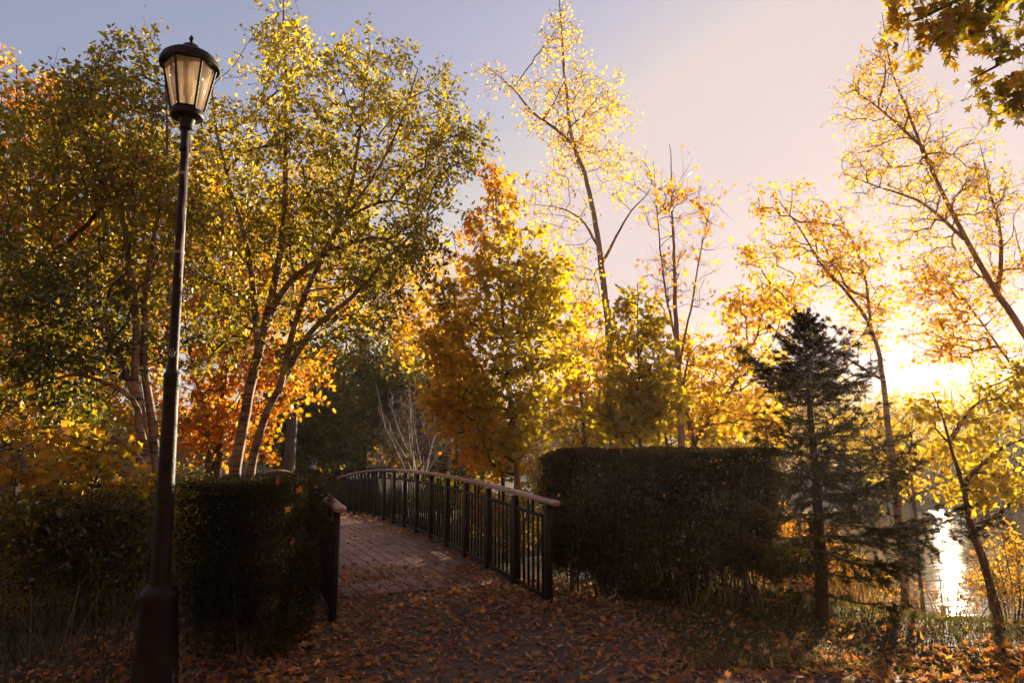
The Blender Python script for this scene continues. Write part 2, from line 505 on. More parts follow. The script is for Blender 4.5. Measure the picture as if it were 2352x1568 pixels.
# big birch clump behind the left hedge
grow_tree('birch_tree', 'tall two-stemmed birch with pale trunks rising behind the clipped hedge beside the lamp', 'tree',
    [(S(9.5, (528, 1230), (545, 1075), (579, 885), (610, 750), (622, 700), (646, 560), (656, 420), (657, 250), (652, 90), (650, -60)), .088, .008),
     (S(9.4, (556, 1230), (578, 1079), (621, 938), (662, 860), (718, 769), (824, 674), (893, 593), (980, 500), (1050, 420)), .070, .007),
     (S(9.55, (612, 745), (665, 650), (735, 590), (800, 440), (832, 260), (850, 110)), .05, .008, 'limb'),
     (S(9.45, (596, 820), (572, 600), (520, 400), (490, 250), (478, 120)), .045, .008, 'limb'),
     (S(9.3, (640, 905), (700, 690), (760, 560), (900, 330), (960, 160)), .04, .008, 'limb')],
    E(9.5, (650, 330, 150, 310, 1.2), (660, 100, 70, 140, .6), (790, 330, 150, 230, 1.2), (820, 130, 60, 80, .5), (930, 290, 130, 200, 1.0),
      (1010, 350, 100, 120, .8), (570, 560, 150, 210, 1.2), (800, 560, 200, 150, 1.2), (500, 330, 90, 190, .9), (990, 500, 90, 130, .8), (700, 760, 190, 100, 1.0), (470, 700, 90, 200, .8), (900, 640, 150, 120, 1.0), (1040, 330, 80, 80, .6)),
    900, 'leaf', [GREEN_D, GREEN, OLIVE, YGREEN, YGREEN, GOLD], seed=11, bark='birch', size=.082, twigs=4, tlen=.32, per=6, rtip=.0034, first=.33, droop=.5, grad=zgrad(3.5, 9), edgebias=.4)

# birch clump left of the lamp
grow_tree('birch_tree', 'birch clump with arching dark branches standing left of and behind the lamp post', 'tree',
    [(S(8.0, (350, 1330), (343, 1240), (337, 1074), (325, 957), (313, 869), (311, 781), (300, 620), (270, 430), (240, 250)), .075, .010),
     (S(8.1, (362, 1330), (358, 1200), (357, 1103), (354, 1000), (340, 912), (331, 840), (345, 600), (380, 400), (380, 150)), .06, .010),
     (S(7.9, (330, 1010), (305, 910), (258, 883), (182, 858), (100, 878), (10, 950)), .032, .007, 'limb'),
     (S(7.8, (338, 1090), (293, 1020), (243, 995), (164, 981), (88, 983), (-30, 1010)), .032, .007, 'limb'),
     (S(8.0, (326, 960), (290, 860), (230, 730), (120, 560), (60, 400)), .04, .008, 'limb')],
    E(8.0, (150, 480, 190, 260, 1.3), (260, 330, 130, 210, 1.0), (330, 180, 90, 110, .6), (60, 720, 130, 170, 1.0), (220, 740, 170, 170, 1.1), (60, 350, 100, 130, .9),
      (190, 230, 90, 90, .6), (100, 900, 130, 100, .8), (380, 480, 70, 200, .8)),
    760, 'leaf', [GREEN_D, GREEN, OLIVE, OLIVE, YGREEN, GOLD], seed=12, bark='birch', size=.082, twigs=4, tlen=.32, per=6, rtip=.0034, first=.3, droop=.45, grad=zgrad(2.5, 7.5), edgebias=.4)

# orange maples behind them
grow_tree('maple_tree', 'orange maple glowing behind the pale trunks of the two-stemmed birch', 'tree',
    [(S(13, (484, 1190), (492, 1060), (500, 960), (512, 840), (520, 700), (540, 560)), .13, .02),
     (S(12.9, (470, 1190), (474, 1060), (470, 960), (440, 850), (420, 700)), .05, .01, 'limb')],
    E(13, (500, 800, 150, 140, 1.4), (620, 860, 120, 110, 1.1), (460, 960, 110, 100, 1.0), (690, 830, 70, 60, .8), (560, 1000, 120, 70, .9), (560, 680, 150, 110, 1.2)),
    330, 'leaf', [OLIVE, GOLD, ORANGE, YGREEN, ORANGE], seed=13, size=.115, twigs=3, tlen=.35, per=7, tmpl=T_MAPLE, first=.35, droop=.3)
grow_tree('maple_tree', 'tall orange-topped maple at the far left edge, higher than the birch before it', 'tree',
    [(S(15, (20, 1150), (30, 900), (40, 600), (40, 350), (38, 150)), .16, .015)],
    E(15, (40, 240, 100, 120, 1.5), (160, 260, 80, 80, 1.0), (10, 480, 120, 180, 1.6), (120, 480, 120, 150, 1.4), (60, 720, 140, 140, 1.5), (230, 330, 120, 110, 1.3)),
    520, 'leaf', [ORANGE, ORANGE, GOLD, GOLD, OLIVE], seed=14, size=.12, twigs=3, tlen=.4, per=6, tmpl=T_MAPLE, first=.3)
grow_tree('maple_tree', 'orange and gold maple low at the far left edge behind the gold sapling', 'tree',
    [(S(12.5, (-40, 1180), (-30, 1000), (-10, 850), (10, 700)), .12, .015)],
    E(12.5, (10, 820, 110, 130, 1.2), (60, 930, 110, 100, 1.1), (-20, 660, 110, 120, 1.2), (120, 800, 90, 110, 1.0)),
    420, 'leaf', [GREEN, OLIVE, YGREEN, GOLD, ORANGE], seed=18, size=.095, twigs=3, tlen=.4, per=6, tmpl=T_MAPLE, first=.25)
# golden woodland trees further back on the left
grow_tree('maple_tree', 'yellow green maple filling the gap between the lamp and the far left edge', 'tree',
    [(S(17, (190, 1160), (200, 950), (210, 700), (200, 480)), .16, .015)],
    E(17, (210, 820, 150, 140, 1.6), (120, 940, 130, 110, 1.3), (280, 960, 130, 90, 1.3), (200, 600, 140, 150, 1.5), (330, 700, 100, 150, 1.3)),
    560, 'leaf', [GREEN, OLIVE, YGREEN, GOLD, ORANGE], seed=15, size=.115, twigs=3, tlen=.42, per=7, tmpl=T_MAPLE, first=.3)
grow_tree('maple_tree', 'golden maple behind the crown of the two-stemmed birch', 'tree',
    [(S(18, (660, 1150), (670, 950), (690, 700), (700, 420)), .18, .015)],
    E(18, (640, 620, 170, 170, 1.7), (820, 640, 150, 130, 1.6), (740, 470, 130, 130, 1.4), (520, 560, 120, 140, 1.5), (920, 650, 120, 130, 1.3), (960, 780, 70, 90, 1.2)),
    620, 'leaf', [OLIVE, YGREEN, GOLD, GOLD, ORANGE], seed=16, size=.115, twigs=3, tlen=.42, per=7, tmpl=T_MAPLE, first=.35)

grow_tree('maple_tree', 'olive gold maple high behind the lantern, between the two birch clumps', 'tree',
    [(S(16.5, (400, 1150), (395, 950), (390, 700), (390, 400)), .15, .015)],
    E(16.5, (390, 420, 130, 160, 1.5), (430, 640, 120, 130, 1.4), (300, 520, 100, 150, 1.3), (470, 480, 90, 150, 1.2)),
    480, 'leaf', [GREEN, OLIVE, YGREEN, GOLD, ORANGE], seed=17, size=.11, twigs=3, tlen=.42, per=6, tmpl=T_MAPLE, first=.3)

# dark wood beyond the bridge
for k, (px, py, rx, ry, Y, lab, pal) in enumerate([
    (700, 940, 130, 140, 25, 'dark green tree beyond the bridge, behind the head of the person in the cap', [GREEN, OLIVE, GREEN, OLIVE]),
    (830, 860, 130, 170, 28, 'dark dense tree beyond the far end of the bridge, topmost of the dark wood', [GREEN, OLIVE, GREEN, OLIVE]),
    (940, 900, 100, 150, 30, 'dark tree directly behind the bare pale shrub', [GREEN, OLIVE, OLIVE, RUST]),
    (1040, 960, 110, 140, 27, 'dull olive tree between the bare shrub and the orange-topped maple', [GREEN, OLIVE, OLIVE, GOLD])]):
    grow_tree('deciduous_tree', lab, 'tree', [(S(Y, (px + 5, 1110), (px, py + 60), (px - 5, py - ry * .9)), .2, .02)],
        E(Y, (px, py, rx, ry, 2.2), (px - 40, py + 60, rx * .9, ry * .55, 2.2), (px + 30, py + 60, rx * .9, ry * .55, 2.2)), 430, 'leaf', pal, seed=20 + k,
        size=.20, twigs=4, tlen=.6, per=8, tmpl=T_OVATE, first=.2, edgebias=.3, group='dark trees beyond the bridge')

# bare pale shrub
st = []
rs = np.random.default_rng(5)
for k in range(17):
    x0 = 958 + rs.normal(0, 10); sp = rs.normal(0, 62); top = rs.uniform(860, 1000)
    st.append((S(17 + rs.normal(0, .3), (x0, 1120), (x0 + sp * .35, 1050), (x0 + sp * .75, (1050 + top) / 2), (x0 + sp, top)), .022, .004) + (() if k == 0 else ('limb',)))
grow_tree('bare_shrub', 'leafless shrub of pale upright stems just beyond the handrail', 'shrub', st,
    E(17, (950, 930, 60, 70, .6), (900, 1000, 50, 60, .5), (1020, 1010, 60, 60, .5), (960, 1000, 80, 60, .6)), 230, 'leaf', [TAN], seed=31, bark='pale_twig', twigmat='pale_twig',
    twigs=4, tlen=.35, per=0, rtip=.0045, up=.9, sides=5, rmin=.003)

# maple in the middle
def g_maple(P):
    return np.clip((P[:, 2] - 4.3) / 1.8, 0, 1) * .9 + np.clip((.0 - P[:, 0]) * .9 - .1, 0, .5) + np.clip((2.2 - P[:, 2]) * .3, 0, .3)
grow_tree('maple_tree', 'young maple beyond the handrail with an orange top and yellow green middle', 'tree',
    [(S(10.6, (1190, 1180), (1183, 1050), (1168, 880), (1155, 760), (1148, 650), (1142, 520), (1135, 400)), .055, .006)],
    E(10.6, (1140, 450, 60, 70, .5), (1150, 560, 110, 80, .8), (1190, 640, 130, 90, .9), (1090, 670, 100, 100, .8), (1180, 770, 140, 110, .95), (1060, 800, 75, 110, .7),
      (1150, 890, 130, 90, .9), (1080, 950, 80, 80, .7), (1240, 720, 70, 110, .7), (1220, 960, 90, 100, .7), (1130, 1020, 80, 60, .6), (1040, 900, 75, 100, .7), (1290, 780, 50, 110, .5), (1015, 760, 55, 90, .5), (1280, 640, 40, 60, .4)),
    560, 'leaf', [GREEN, YGREEN, YGREEN, YELLOW, ORANGE, ORANGE], seed=41, bark='bark_red', size=.105, twigs=3, tlen=.22, per=5, tmpl=T_MAPLE, first=.18, droop=.25, flat=.5, grad=g_maple, mix=.5)
grow_tree('maple_tree', 'slim maple stem with gold leaves close to the handrail, left of the orange-topped maple', 'tree',
    [(S(12.0, (1160, 1150), (1150, 1070), (1122, 960), (1095, 860), (1070, 760)), .045, .006)],
    E(12.0, (1060, 880, 60, 110, .8), (1100, 980, 80, 80, .7), (1050, 760, 60, 80, .6), (1160, 1040, 90, 60, .6)), 150, 'leaf', [GREEN, OLIVE, GOLD, ORANGE, ORANGE], seed=42, size=.11, twigs=3, tlen=.25, per=5, tmpl=T_MAPLE, first=.3)

# tall thin birch
grow_tree('birch_tree', 'tallest slender birch with sparse yellow leaves against the open sky, reaching past the top', 'tree',
    [(S(14, (1420, 1150), (1412, 1000), (1404, 800), (1400, 740), (1386, 620), (1370, 490), (1350, 400), (1325, 335), (1308, 230), (1296, 120), (1288, 20), (1280, -60)), .115, .007),
     (S(14, (1325, 338), (1270, 290), (1230, 262), (1180, 205), (1115, 150)), .035, .005, 'limb'),
     (S(13.9, (1384, 600), (1420, 530), (1450, 480), (1490, 440), (1500, 400)), .03, .005, 'limb'),
     (S(14.1, (1370, 560), (1330, 500), (1290, 480), (1230, 470)), .025, .005, 'limb')],
    E(14, (1300, 320, 110, 80, 1.0), (1290, 210, 100, 90, .9), (1290, 80, 55, 110, .6), (1390, 240, 90, 90, .9), (1180, 195, 75, 45, .5), (1270, 470, 90, 110, .9), (1430, 410, 60, 70, .6),
      (1340, 640, 70, 90, .7), (1380, 350, 70, 80, .7), (1130, 165, 40, 35, .4), (1230, 265, 70, 45, .5), (1490, 420, 35, 40, .4)),
    430, 'leaf', [YGREEN, YELLOW, YELLOW, YELLOW, GOLD, GOLD], seed=51, rtip=.0028, rmin=.0018, bark='bark_red', size=.075, twigs=3, tlen=.36, per=4, first=.42, droop=.7, twigmat='bark_red', up=.2, edgebias=.5)
# young green maple
grow_tree('maple_sapling', 'young green maple sapling just behind the right hedge with a thin trunk', 'tree',
    [(S(9.2, (1474, 1120), (1471, 1000), (1468, 880), (1466, 760), (1464, 650)), .03, .005)],
    E(9.2, (1466, 700, 45, 55, .4), (1470, 800, 75, 80, .6), (1460, 920, 95, 90, .7), (1500, 900, 60, 80, .6), (1420, 960, 70, 60, .5)), 170, 'leaf', [GREEN, YGREEN, YGREEN, YGREEN, YELLOW], seed=52, size=.10,
    twigs=3, tlen=.22, per=5, tmpl=T_MAPLE, first=.15, flat=.5)
# sparse thin tree
grow_tree('maple_tree', 'nearly bare straight tree with bunched twigs and a few orange leaves behind the right hedge', 'tree',
    [(S(11.5, (1572, 1150), (1566, 1000), (1556, 820), (1549, 660), (1544, 500), (1538, 330)), .085, .005),
     (S(11.4, (1556, 860), (1590, 700), (1615, 560), (1640, 450)), .02, .004, 'limb'),
     (S(11.6, (1553, 780), (1525, 640), (1512, 500), (1500, 370)), .02, .004, 'limb')],
    E(11.5, (1545, 470, 75, 110, .7), (1550, 640, 90, 110, .8), (1620, 520, 40, 100, .5)), 110, 'leaf', [YELLOW, GOLD, ORANGE, RUST], seed=53, bark='bark_red', twigmat='bark_red', size=.10, twigs=3, tlen=.45, per=1, tmpl=T_MAPLE,
    first=.3, up=1.2, droop=0)
grow_tree('maple_tree', 'low spreading gold maple between the nearly bare tree and the spruce', 'tree',
    [(S(12.3, (1590, 1120), (1600, 1010), (1640, 950), (1700, 860), (1740, 760), (1750, 650)), .07, .008),
     (S(12.5, (1600, 1010), (1680, 900), (1780, 780), (1800, 700)), .04, .006, 'limb'),
     (S(12.1, (1598, 1030), (1570, 900), (1590, 780)), .04, .006, 'limb')],
    E(12.3, (1720, 700, 70, 60, .7), (1650, 830, 100, 90, .9), (1740, 830, 80, 110, .9), (1620, 940, 110, 60, .8), (1580, 830, 60, 90, .6), (1780, 720, 60, 60, .6), (1740, 960, 80, 60, .7)),
    270, 'leaf', [YGREEN, YELLOW, GOLD, GOLD, ORANGE], seed=54, size=.10, twigs=3, tlen=.3, per=4, tmpl=T_MAPLE, first=.3)
grow_tree('maple_tree', 'dense gold maple between the tall slender birch and the orange-topped maple', 'tree',
    [(S(15, (1345, 1140), (1340, 1000), (1330, 860), (1325, 720)), .1, .01)],
    E(15, (1330, 800, 90, 110, 1.2), (1300, 920, 100, 100, 1.2), (1400, 900, 80, 110, 1.1), (1350, 1000, 110, 60, 1.0)), 280, 'leaf', [GREEN, YGREEN, YELLOW, GOLD, GOLD], seed=55, size=.11, twigs=3, tlen=.35, per=6, tmpl=T_MAPLE, first=.2)
grow_tree('maple_tree', 'bushy gold maple low behind the middle of the right hedge', 'tree',
    [(S(17, (1540, 1120), (1530, 1000), (1520, 900)), .1, .01)],
    E(17, (1520, 940, 110, 90, 1.5), (1620, 960, 110, 80, 1.5), (1450, 990, 90, 60, 1.2), (1700, 990, 90, 60, 1.2)), 260, 'leaf', [GREEN, YGREEN, YELLOW, GOLD], seed=56, size=.11, twigs=3, tlen=.4, per=6, tmpl=T_MAPLE, first=.15)

# leaning trees near the sun
grow_tree('birch_tree', 'pale-trunked birch leaning left over the spruce, its crown bent toward the nearly bare tree', 'tree',
    [(S(8.6, (2068, 1290), (2052, 1120), (2040, 1000), (2022, 860), (2000, 760), (1940, 670), (1880, 600), (1835, 520), (1785, 455)), .058, .005),
     (S(8.7, (2004, 770), (1992, 650), (1960, 560), (1930, 500)), .022, .004, 'limb'),
     (S(8.6, (2022, 870), (1900, 790), (1860, 740)), .017, .004, 'limb')],
    E(8.6, (1790, 470, 90, 35, 0.45), (1870, 520, 90, 55, 0.52), (1890, 610, 90, 70, 0.60), (1760, 590, 55, 70, 0.45), (1960, 590, 60, 70, 0.45), (1820, 680, 70, 60, 0.45), (1985, 720, 70, 90, 0.52)),
    230, 'leaf', [YGREEN, YELLOW, YELLOW, GOLD, GOLD], seed=61, rtip=.0028, rmin=.0018, bark='birch', size=.062, twigs=3, tlen=.22, per=5, first=.5, droop=.4, twigmat='bark_red')
grow_tree('birch_tree', 'large birch leaning in from the right edge with airy gold leaves high in the sky', 'tree',
    [(S(8.8, (2560, 1330), (2480, 1030), (2400, 850), (2340, 750), (2280, 665), (2210, 540), (2150, 420), (2090, 280), (2045, 160), (2026, 30)), .078, .004),
     (S(8.9, (2290, 680), (2300, 560), (2270, 430), (2250, 330)), .03, .004, 'limb'),
     (S(8.6, (2215, 550), (2120, 470), (2020, 430), (1940, 400)), .022, .004, 'limb'),
     (S(8.7, (2120, 340), (2020, 250), (1950, 200)), .018, .004, 'limb'),
     (S(9.0, (2360, 780), (2360, 640), (2330, 520)), .028, .004, 'limb')],
    E(8.8, (2020, 150, 75, 80, 0.60), (2080, 280, 110, 90, 0.68), (2010, 240, 90, 90, 0.60), (2160, 360, 110, 100, 0.75), (2040, 420, 110, 70, 0.60), (2220, 420, 90, 110, 0.68), (2280, 480, 80, 100, 0.68), (2110, 520, 100, 70, 0.60),
      (2310, 620, 70, 90, 0.60), (1980, 380, 70, 60, 0.45), (2200, 600, 90, 60, 0.52)),
    520, 'leaf', [YGREEN, YELLOW, GOLD, GOLD, ORANGE], seed=62, rtip=.0028, rmin=.0018, bark='bark_red', size=.052, twigs=3, tlen=.24, per=4, first=.4, droop=.4, twigmat='bark_red', edgebias=.55)
grow_tree('birch_tree', 'thin leaning birch under the large leaning one at the right edge', 'tree',
    [(S(9.2, (2500, 1200), (2400, 960), (2330, 850), (2250, 730), (2180, 650), (2110, 590)), .04, .004)],
    E(9.2, (2200, 700, 90, 60, 0.52), (2130, 650, 70, 60, 0.45), (2280, 790, 70, 60, 0.45), (2160, 780, 80, 60, 0.45)), 190, 'leaf', [YELLOW, GOLD, GOLD], seed=63, rtip=.0028, rmin=.0018, bark='bark_red', size=.062, twigs=3, tlen=.22, per=4, first=.35, twigmat='bark_red')
grow_tree('leaning_tree', 'dark crooked trunk leaning over the water with bright yellow oval leaves', 'tree',
    [(S(8.6, (2292, 1430), (2284, 1380), (2262, 1290), (2240, 1220), (2215, 1120), (2190, 1040), (2165, 960), (2140, 900)), .058, .007),
     (S(8.5, (2212, 1110), (2260, 1060), (2320, 1020), (2390, 1000)), .025, .005, 'limb'),
     (S(8.5, (2240, 1220), (2300, 1170), (2350, 1130)), .02, .005, 'limb'),
     (S(8.7, (2180, 1010), (2240, 930), (2320, 880)), .025, .005, 'limb')],
    E(8.6, (2270, 1080, 80, 50, .5), (2240, 1140, 45, 30, .4), (2310, 1130, 50, 40, .4), (2300, 950, 90, 50, .6), (2220, 1010, 60, 50, .4), (2330, 880, 60, 60, .6), (2150, 950, 50, 45, .3)),
    150, 'leaf', [GREEN, YGREEN, YGREEN, YELLOW], seed=64, size=.095, twigs=3, tlen=.2, per=5, tmpl=T_OVATE, first=.45, droop=.2)

# maple overhanging from the right, trunk out of frame
grow_tree('maple_tree', 'near maple whose dark orange-tinged boughs hang into the top right corner', 'tree',
    [([(5.3, 2.6, gz(5.3, 2.6) - .05), (5.25, 2.7, 1.2), (5.1, 2.9, 2.6), (4.9, 3.2, 4.2), (4.7, 3.3, 5.6), (4.6, 3.3, 7.0)], .17, .03),
     ([(4.9, 3.2, 4.2), (4.4, 3.9, 4.95), (3.9, 4.4, 5.1), (3.4, 4.75, 4.95), (2.95, 4.9, 4.78)], .045, .008, 'limb'),
     ([(4.92, 3.15, 4.0), (4.7, 4.0, 4.55), (4.3, 4.5, 4.65), (3.8, 4.8, 4.5), (3.6, 4.85, 4.4)], .04, .008, 'limb'),
     ([(5.0, 3.05, 3.4), (4.9, 4.0, 4.05), (4.5, 4.7, 4.15), (4.0, 4.9, 4.1)], .03, .007, 'limb')],
    [(3.35, 4.8, .40, .13, .30, 4.82), (2.95, 4.8, .12, .10, .2, 4.90), (3.75, 4.7, .25, .15, .3, 4.95), (3.72, 4.85, .22, .12, .3, 4.52), (3.98, 4.85, .18, .14, .3, 4.22), (4.3, 4.4, .5, .4, .5, 4.9),
     (4.7, 3.2, 1.7, 1.2, 1.7, 6.6, .8)],
    430, 'leaf', [GREEN_D, GREEN, OLIVE, GOLD, RUST], seed=71, size=.095, twigs=3, tlen=.20, per=7, tmpl=T_MAPLE_FINE, first=.3, droop=.45, world=True, curl=.35, edgebias=.5)

# yellow saplings at the left edge
grow_tree('maple_sapling', 'small gold maple sapling with large leaves at the left edge', 'tree',
    [(S(6.6, (22, 1330), (26, 1200), (40, 1060), (60, 960)), .016, .004)],
    E(6.6, (40, 960, 50, 50, .4), (60, 1020, 70, 50, .4), (30, 1080, 60, 50, .4), (100, 1110, 60, 30, .3)), 40, 'leaf', [GREEN, OLIVE, GOLD, ORANGE], seed=81, size=.10, twigs=2, tlen=.2, per=4, tmpl=T_MAPLE, first=.3, flat=.6)
grow_tree('maple_sapling', 'thin forked sapling with yellow green leaves in the undergrowth left of the birch clump', 'tree',
    [(S(7.4, (206, 1330), (208, 1200), (212, 1120), (196, 1040), (180, 980)), .017, .004),
     (S(7.4, (212, 1120), (232, 1060), (240, 1010)), .010, .004, 'limb')],
    E(7.4, (200, 1010, 80, 50, .5), (250, 1080, 70, 60, .5), (160, 1090, 50, 40, .4), (280, 1150, 70, 50, .5)), 80, 'leaf', [GREEN, OLIVE, YGREEN, GOLD], seed=82, size=.115, twigs=2, tlen=.2, per=4, tmpl=T_MAPLE, first=.3, flat=.6)

# undergrowth shrubs on the left
for k, (px, py, rx, ry, Y, lab) in enumerate([
    (50, 1210, 95, 65, 6.6, 'dark low shrub under the gold maple sapling at the left edge'),
    (180, 1230, 95, 70, 6.9, 'dark low shrub below the thin forked sapling'),
    (290, 1240, 65, 75, 7.0, 'dark low shrub at the foot of the birch clump, left of the lamp post'),
    (415, 1180, 40, 90, 8.2, 'narrow green shrub in the gap between the lamp post and the clipped hedge')]):
    st = []
    rs = np.random.default_rng(90 + k)
    for j in range(9):
        sp = rs.normal(0, .45)
        st.append((S(Y + rs.normal(0, .2), (px + sp * 18, py + ry + 45), (px + sp * rx * .5, py + 10), (px + sp * rx, py - ry * .8)), .010, .003) + (() if j == 0 else ('limb',)))
    grow_tree('shrub', lab, 'shrub', st, E(Y, (px, py, rx, ry, .6), (px, py + 40, rx, ry * .6, .6), (px - rx * .5, py - ry * .5, rx * .5, ry * .7, .5), (px + rx * .6, py - ry * .9, rx * .35, ry * .5, .4), (px, py + 100, rx * .95, 55, .5)), 300, 'leaf', [GREEN_D, GREEN, OLIVE, YGREEN], seed=95 + k, size=.05, twigs=4, tlen=.24, per=4,
        tmpl=T_OVATE, first=.1, rtip=.0025, sides=5, group='undergrowth shrubs beside the lamp')

# orange shrub and brush on the bank at the right
st = []
rs = np.random.default_rng(101)
for j in range(14):
    sp = rs.normal(0, 1)
    st.append((S(8.7 + rs.normal(0, .2), (2335 + sp * 14, 1450), (2335 + sp * 28, 1360), (2335 + sp * 50 - 15, 1230 + rs.normal(0, 30))), .010, .003) + (() if j == 0 else ('limb',)))
grow_tree('shrub', 'many-stemmed orange and green shrub at the right edge beside the crooked trunk', 'shrub', st, E(8.7, (2340, 1250, 55, 60, .5), (2330, 1330, 70, 60, .5), (2290, 1350, 40, 50, .4)), 120, 'leaf',
    [GREEN, OLIVE, GOLD, ORANGE, RUST], seed=102, size=.05, twigs=3, tlen=.2, per=4, tmpl=T_OVATE, first=.2, rtip=.0025, sides=5)
st = []
for j in range(16):
    sp = rs.normal(0, 1)
    st.append((S(9.6 + rs.normal(0, .4), (2180 + sp * 25, 1440), (2180 + sp * 45, 1380), (2180 + sp * 75, 1330 + rs.normal(0, 25))), .008, .003) + (() if j == 0 else ('limb',)))
grow_tree('shrub', 'thin rusty brush standing in front of the bright glitter on the water', 'shrub', st, E(9.6, (2150, 1380, 90, 35, .6), (2230, 1330, 60, 50, .5), (2080, 1390, 60, 35, .5)), 80, 'leaf',
    [RUST, RUST, ORANGE, GOLD], seed=103, size=.045, twigs=3, tlen=.25, per=3, tmpl=T_OVATE, first=.2, rtip=.0025, sides=5)

# beyond the water
far = [(1880, 930, 90, 90, 44, 'yellow tree on the far bank seen just left of the spruce top', [YGREEN, YGREEN, YELLOW]),
       (1990, 950, 90, 70, 50, 'yellow tree on the far bank between the spruce and the sun', [YGREEN, YELLOW, GOLD]),
       (2090, 960, 80, 70, 56, 'low yellow green tree on the far bank straight below the sun', [YGREEN, YGREEN, YELLOW]),
       (2190, 955, 80, 75, 58, 'yellow tree on the far bank behind the distant lamp', [YGREEN, YGREEN, YELLOW]),
       (2290, 920, 90, 95, 60, 'taller gold tree on the far bank right of the distant lamp', [YGREEN, YGREEN, YELLOW]),
       (2400, 930, 90, 110, 58, 'gold tree on the far bank cut off by the right edge', [YELLOW, GOLD, ORANGE]),
       (1800, 960, 100, 90, 40, 'gold tree across the water behind the right end of the hedge', [YGREEN, YELLOW, GOLD]),
       (1690, 960, 100, 80, 36, 'gold tree across the water behind the low spreading maple', [YGREEN, GOLD, ORANGE])]
for k, (px, py, rx, ry, Y, lab, pal) in enumerate(far):
    b = W(px, 1100, Y); zb = gz(b[0], b[1])
    yb = 784 + 0
    grow_tree('deciduous_tree', lab, 'tree', [([(px, 1115, Y), (px, py + 20, Y), (px - 5, py - ry * .8, Y)], .22, .03)],
        E(Y, (px, py, rx, ry, 3.0), (px - 20, py + 60, rx, ry * .7, 3.0)), 190, 'leaf', pal, seed=120 + k, size=.26, twigs=3, tlen=.8, per=4, tmpl=T_OVATE, first=.2, rtip=.012, rmin=.008, edgebias=.5, group='trees on the far bank')
for k, (px, py, rx, ry, Y, lab, pal) in enumerate([
    (2265, 1085, 45, 28, 56, 'round light green bush on the far bank beside the distant lamp', [GREEN, OLIVE, YGREEN]),
    (2352, 1070, 65, 60, 54, 'large dark bush on the far bank at the right edge', [GREEN_D, GREEN_D, GREEN]),
    (2140, 1090, 60, 25, 56, 'low brown bush on the far bank left of the distant lamp', [GREEN_D, RUST, OLIVE])]):
    grow_tree('bush', lab, 'bush', [(S(Y, (px, 1120), (px, py), (px, py - ry * .6)), .06, .02)], E(Y, (px, py, rx, ry, 1.8)), 220, 'leaf', pal, seed=140 + k, size=.16, twigs=4, tlen=.4, per=5, tmpl=T_OVATE,
        first=.05, rtip=.006, edgebias=.3)

for k, (px, py, rx, ry, Y, lab, pal) in enumerate([
    (1010, 1140, 70, 40, 14.5, 'yellow green bush seen through the far half of the bridge railing', [GREEN, OLIVE, YGREEN]),
    (1110, 1170, 60, 45, 12.2, 'gold bush seen through the middle of the bridge railing', [OLIVE, YGREEN, GOLD]),
    (1195, 1190, 50, 60, 10.2, 'yellow bush seen through the bars beside the right handrail end', [YGREEN, YGREEN, YELLOW]),
    (1270, 1110, 70, 60, 11.4, 'gold bush behind the left end of the right hedge', [OLIVE, YGREEN, GOLD]),
    (930, 1120, 50, 35, 19, 'dull green bush at the foot of the bare pale shrub', [GREEN_D, GREEN, OLIVE]),
    (1820, 1270, 90, 80, 9.0, 'rusty gold brush behind the spruce trunk', [GREEN, OLIVE, GOLD, RUST]),
    (1940, 1340, 80, 50, 9.2, 'olive brush on the bank right of the spruce trunk', [GREEN, OLIVE, GOLD, RUST])]):
    st = []
    rs = np.random.default_rng(160 + k)
    for j in range(8):
        sp = rs.normal(0, .5)
        st.append((S(Y + rs.normal(0, .2), (px + sp * 18, py + ry + 30), (px + sp * rx * .5, py + 10), (px + sp * rx, py - ry * .8)), .009, .003) + (() if j == 0 else ('limb',)))
    grow_tree('shrub', lab, 'shrub', st, E(Y, (px, py, rx, ry, .6)), 170, 'leaf', pal, seed=170 + k, size=.07, twigs=3, tlen=.22, per=4, tmpl=T_OVATE, first=.1, rtip=.0025, sides=5, group='bushes on the near bank')

grow_tree('young_tree', 'slender young tree with bright yellow leaves between the spruce and the crooked trunk', 'tree',
    [(S(9.3, (2118, 1420), (2110, 1250), (2098, 1120), (2092, 1000), (2100, 930)), .03, .005),
     (S(9.3, (2105, 1180), (2060, 1080), (2010, 1010)), .014, .004, 'limb')],
    E(9.3, (2080, 980, 80, 50, .6), (2030, 1040, 70, 50, .5), (2120, 1060, 60, 40, .5), (1960, 1000, 60, 50, .5), (2080, 1110, 70, 30, .4)), 150, 'leaf', [GREEN, YGREEN, YELLOW, YELLOW], seed=181, size=.075, twigs=3, tlen=.22, per=4,
    tmpl=T_OVATE, first=.3, droop=.2)
st = []
rs = np.random.default_rng(190)
for j in range(8):
    sp = rs.normal(0, .5)
    st.append((S(8.7 + rs.normal(0, .15), (1330 + sp * 18, 1420), (1330 + sp * 40, 1330), (1330 + sp * 80, 1240)), .009, .003) + (() if j == 0 else ('limb',)))
grow_tree('shrub', 'dark green bush low behind the left end of the right hedge', 'shrub', st, E(8.7, (1330, 1300, 80, 60, .5), (1380, 1350, 80, 40, .5), (1290, 1360, 50, 40, .4)), 220, 'leaf', [GREEN_D, GREEN_D, GREEN, OLIVE], seed=191,
    size=.06, twigs=3, tlen=.2, per=5, tmpl=T_OVATE, first=.1, rtip=.0025, sides=5)
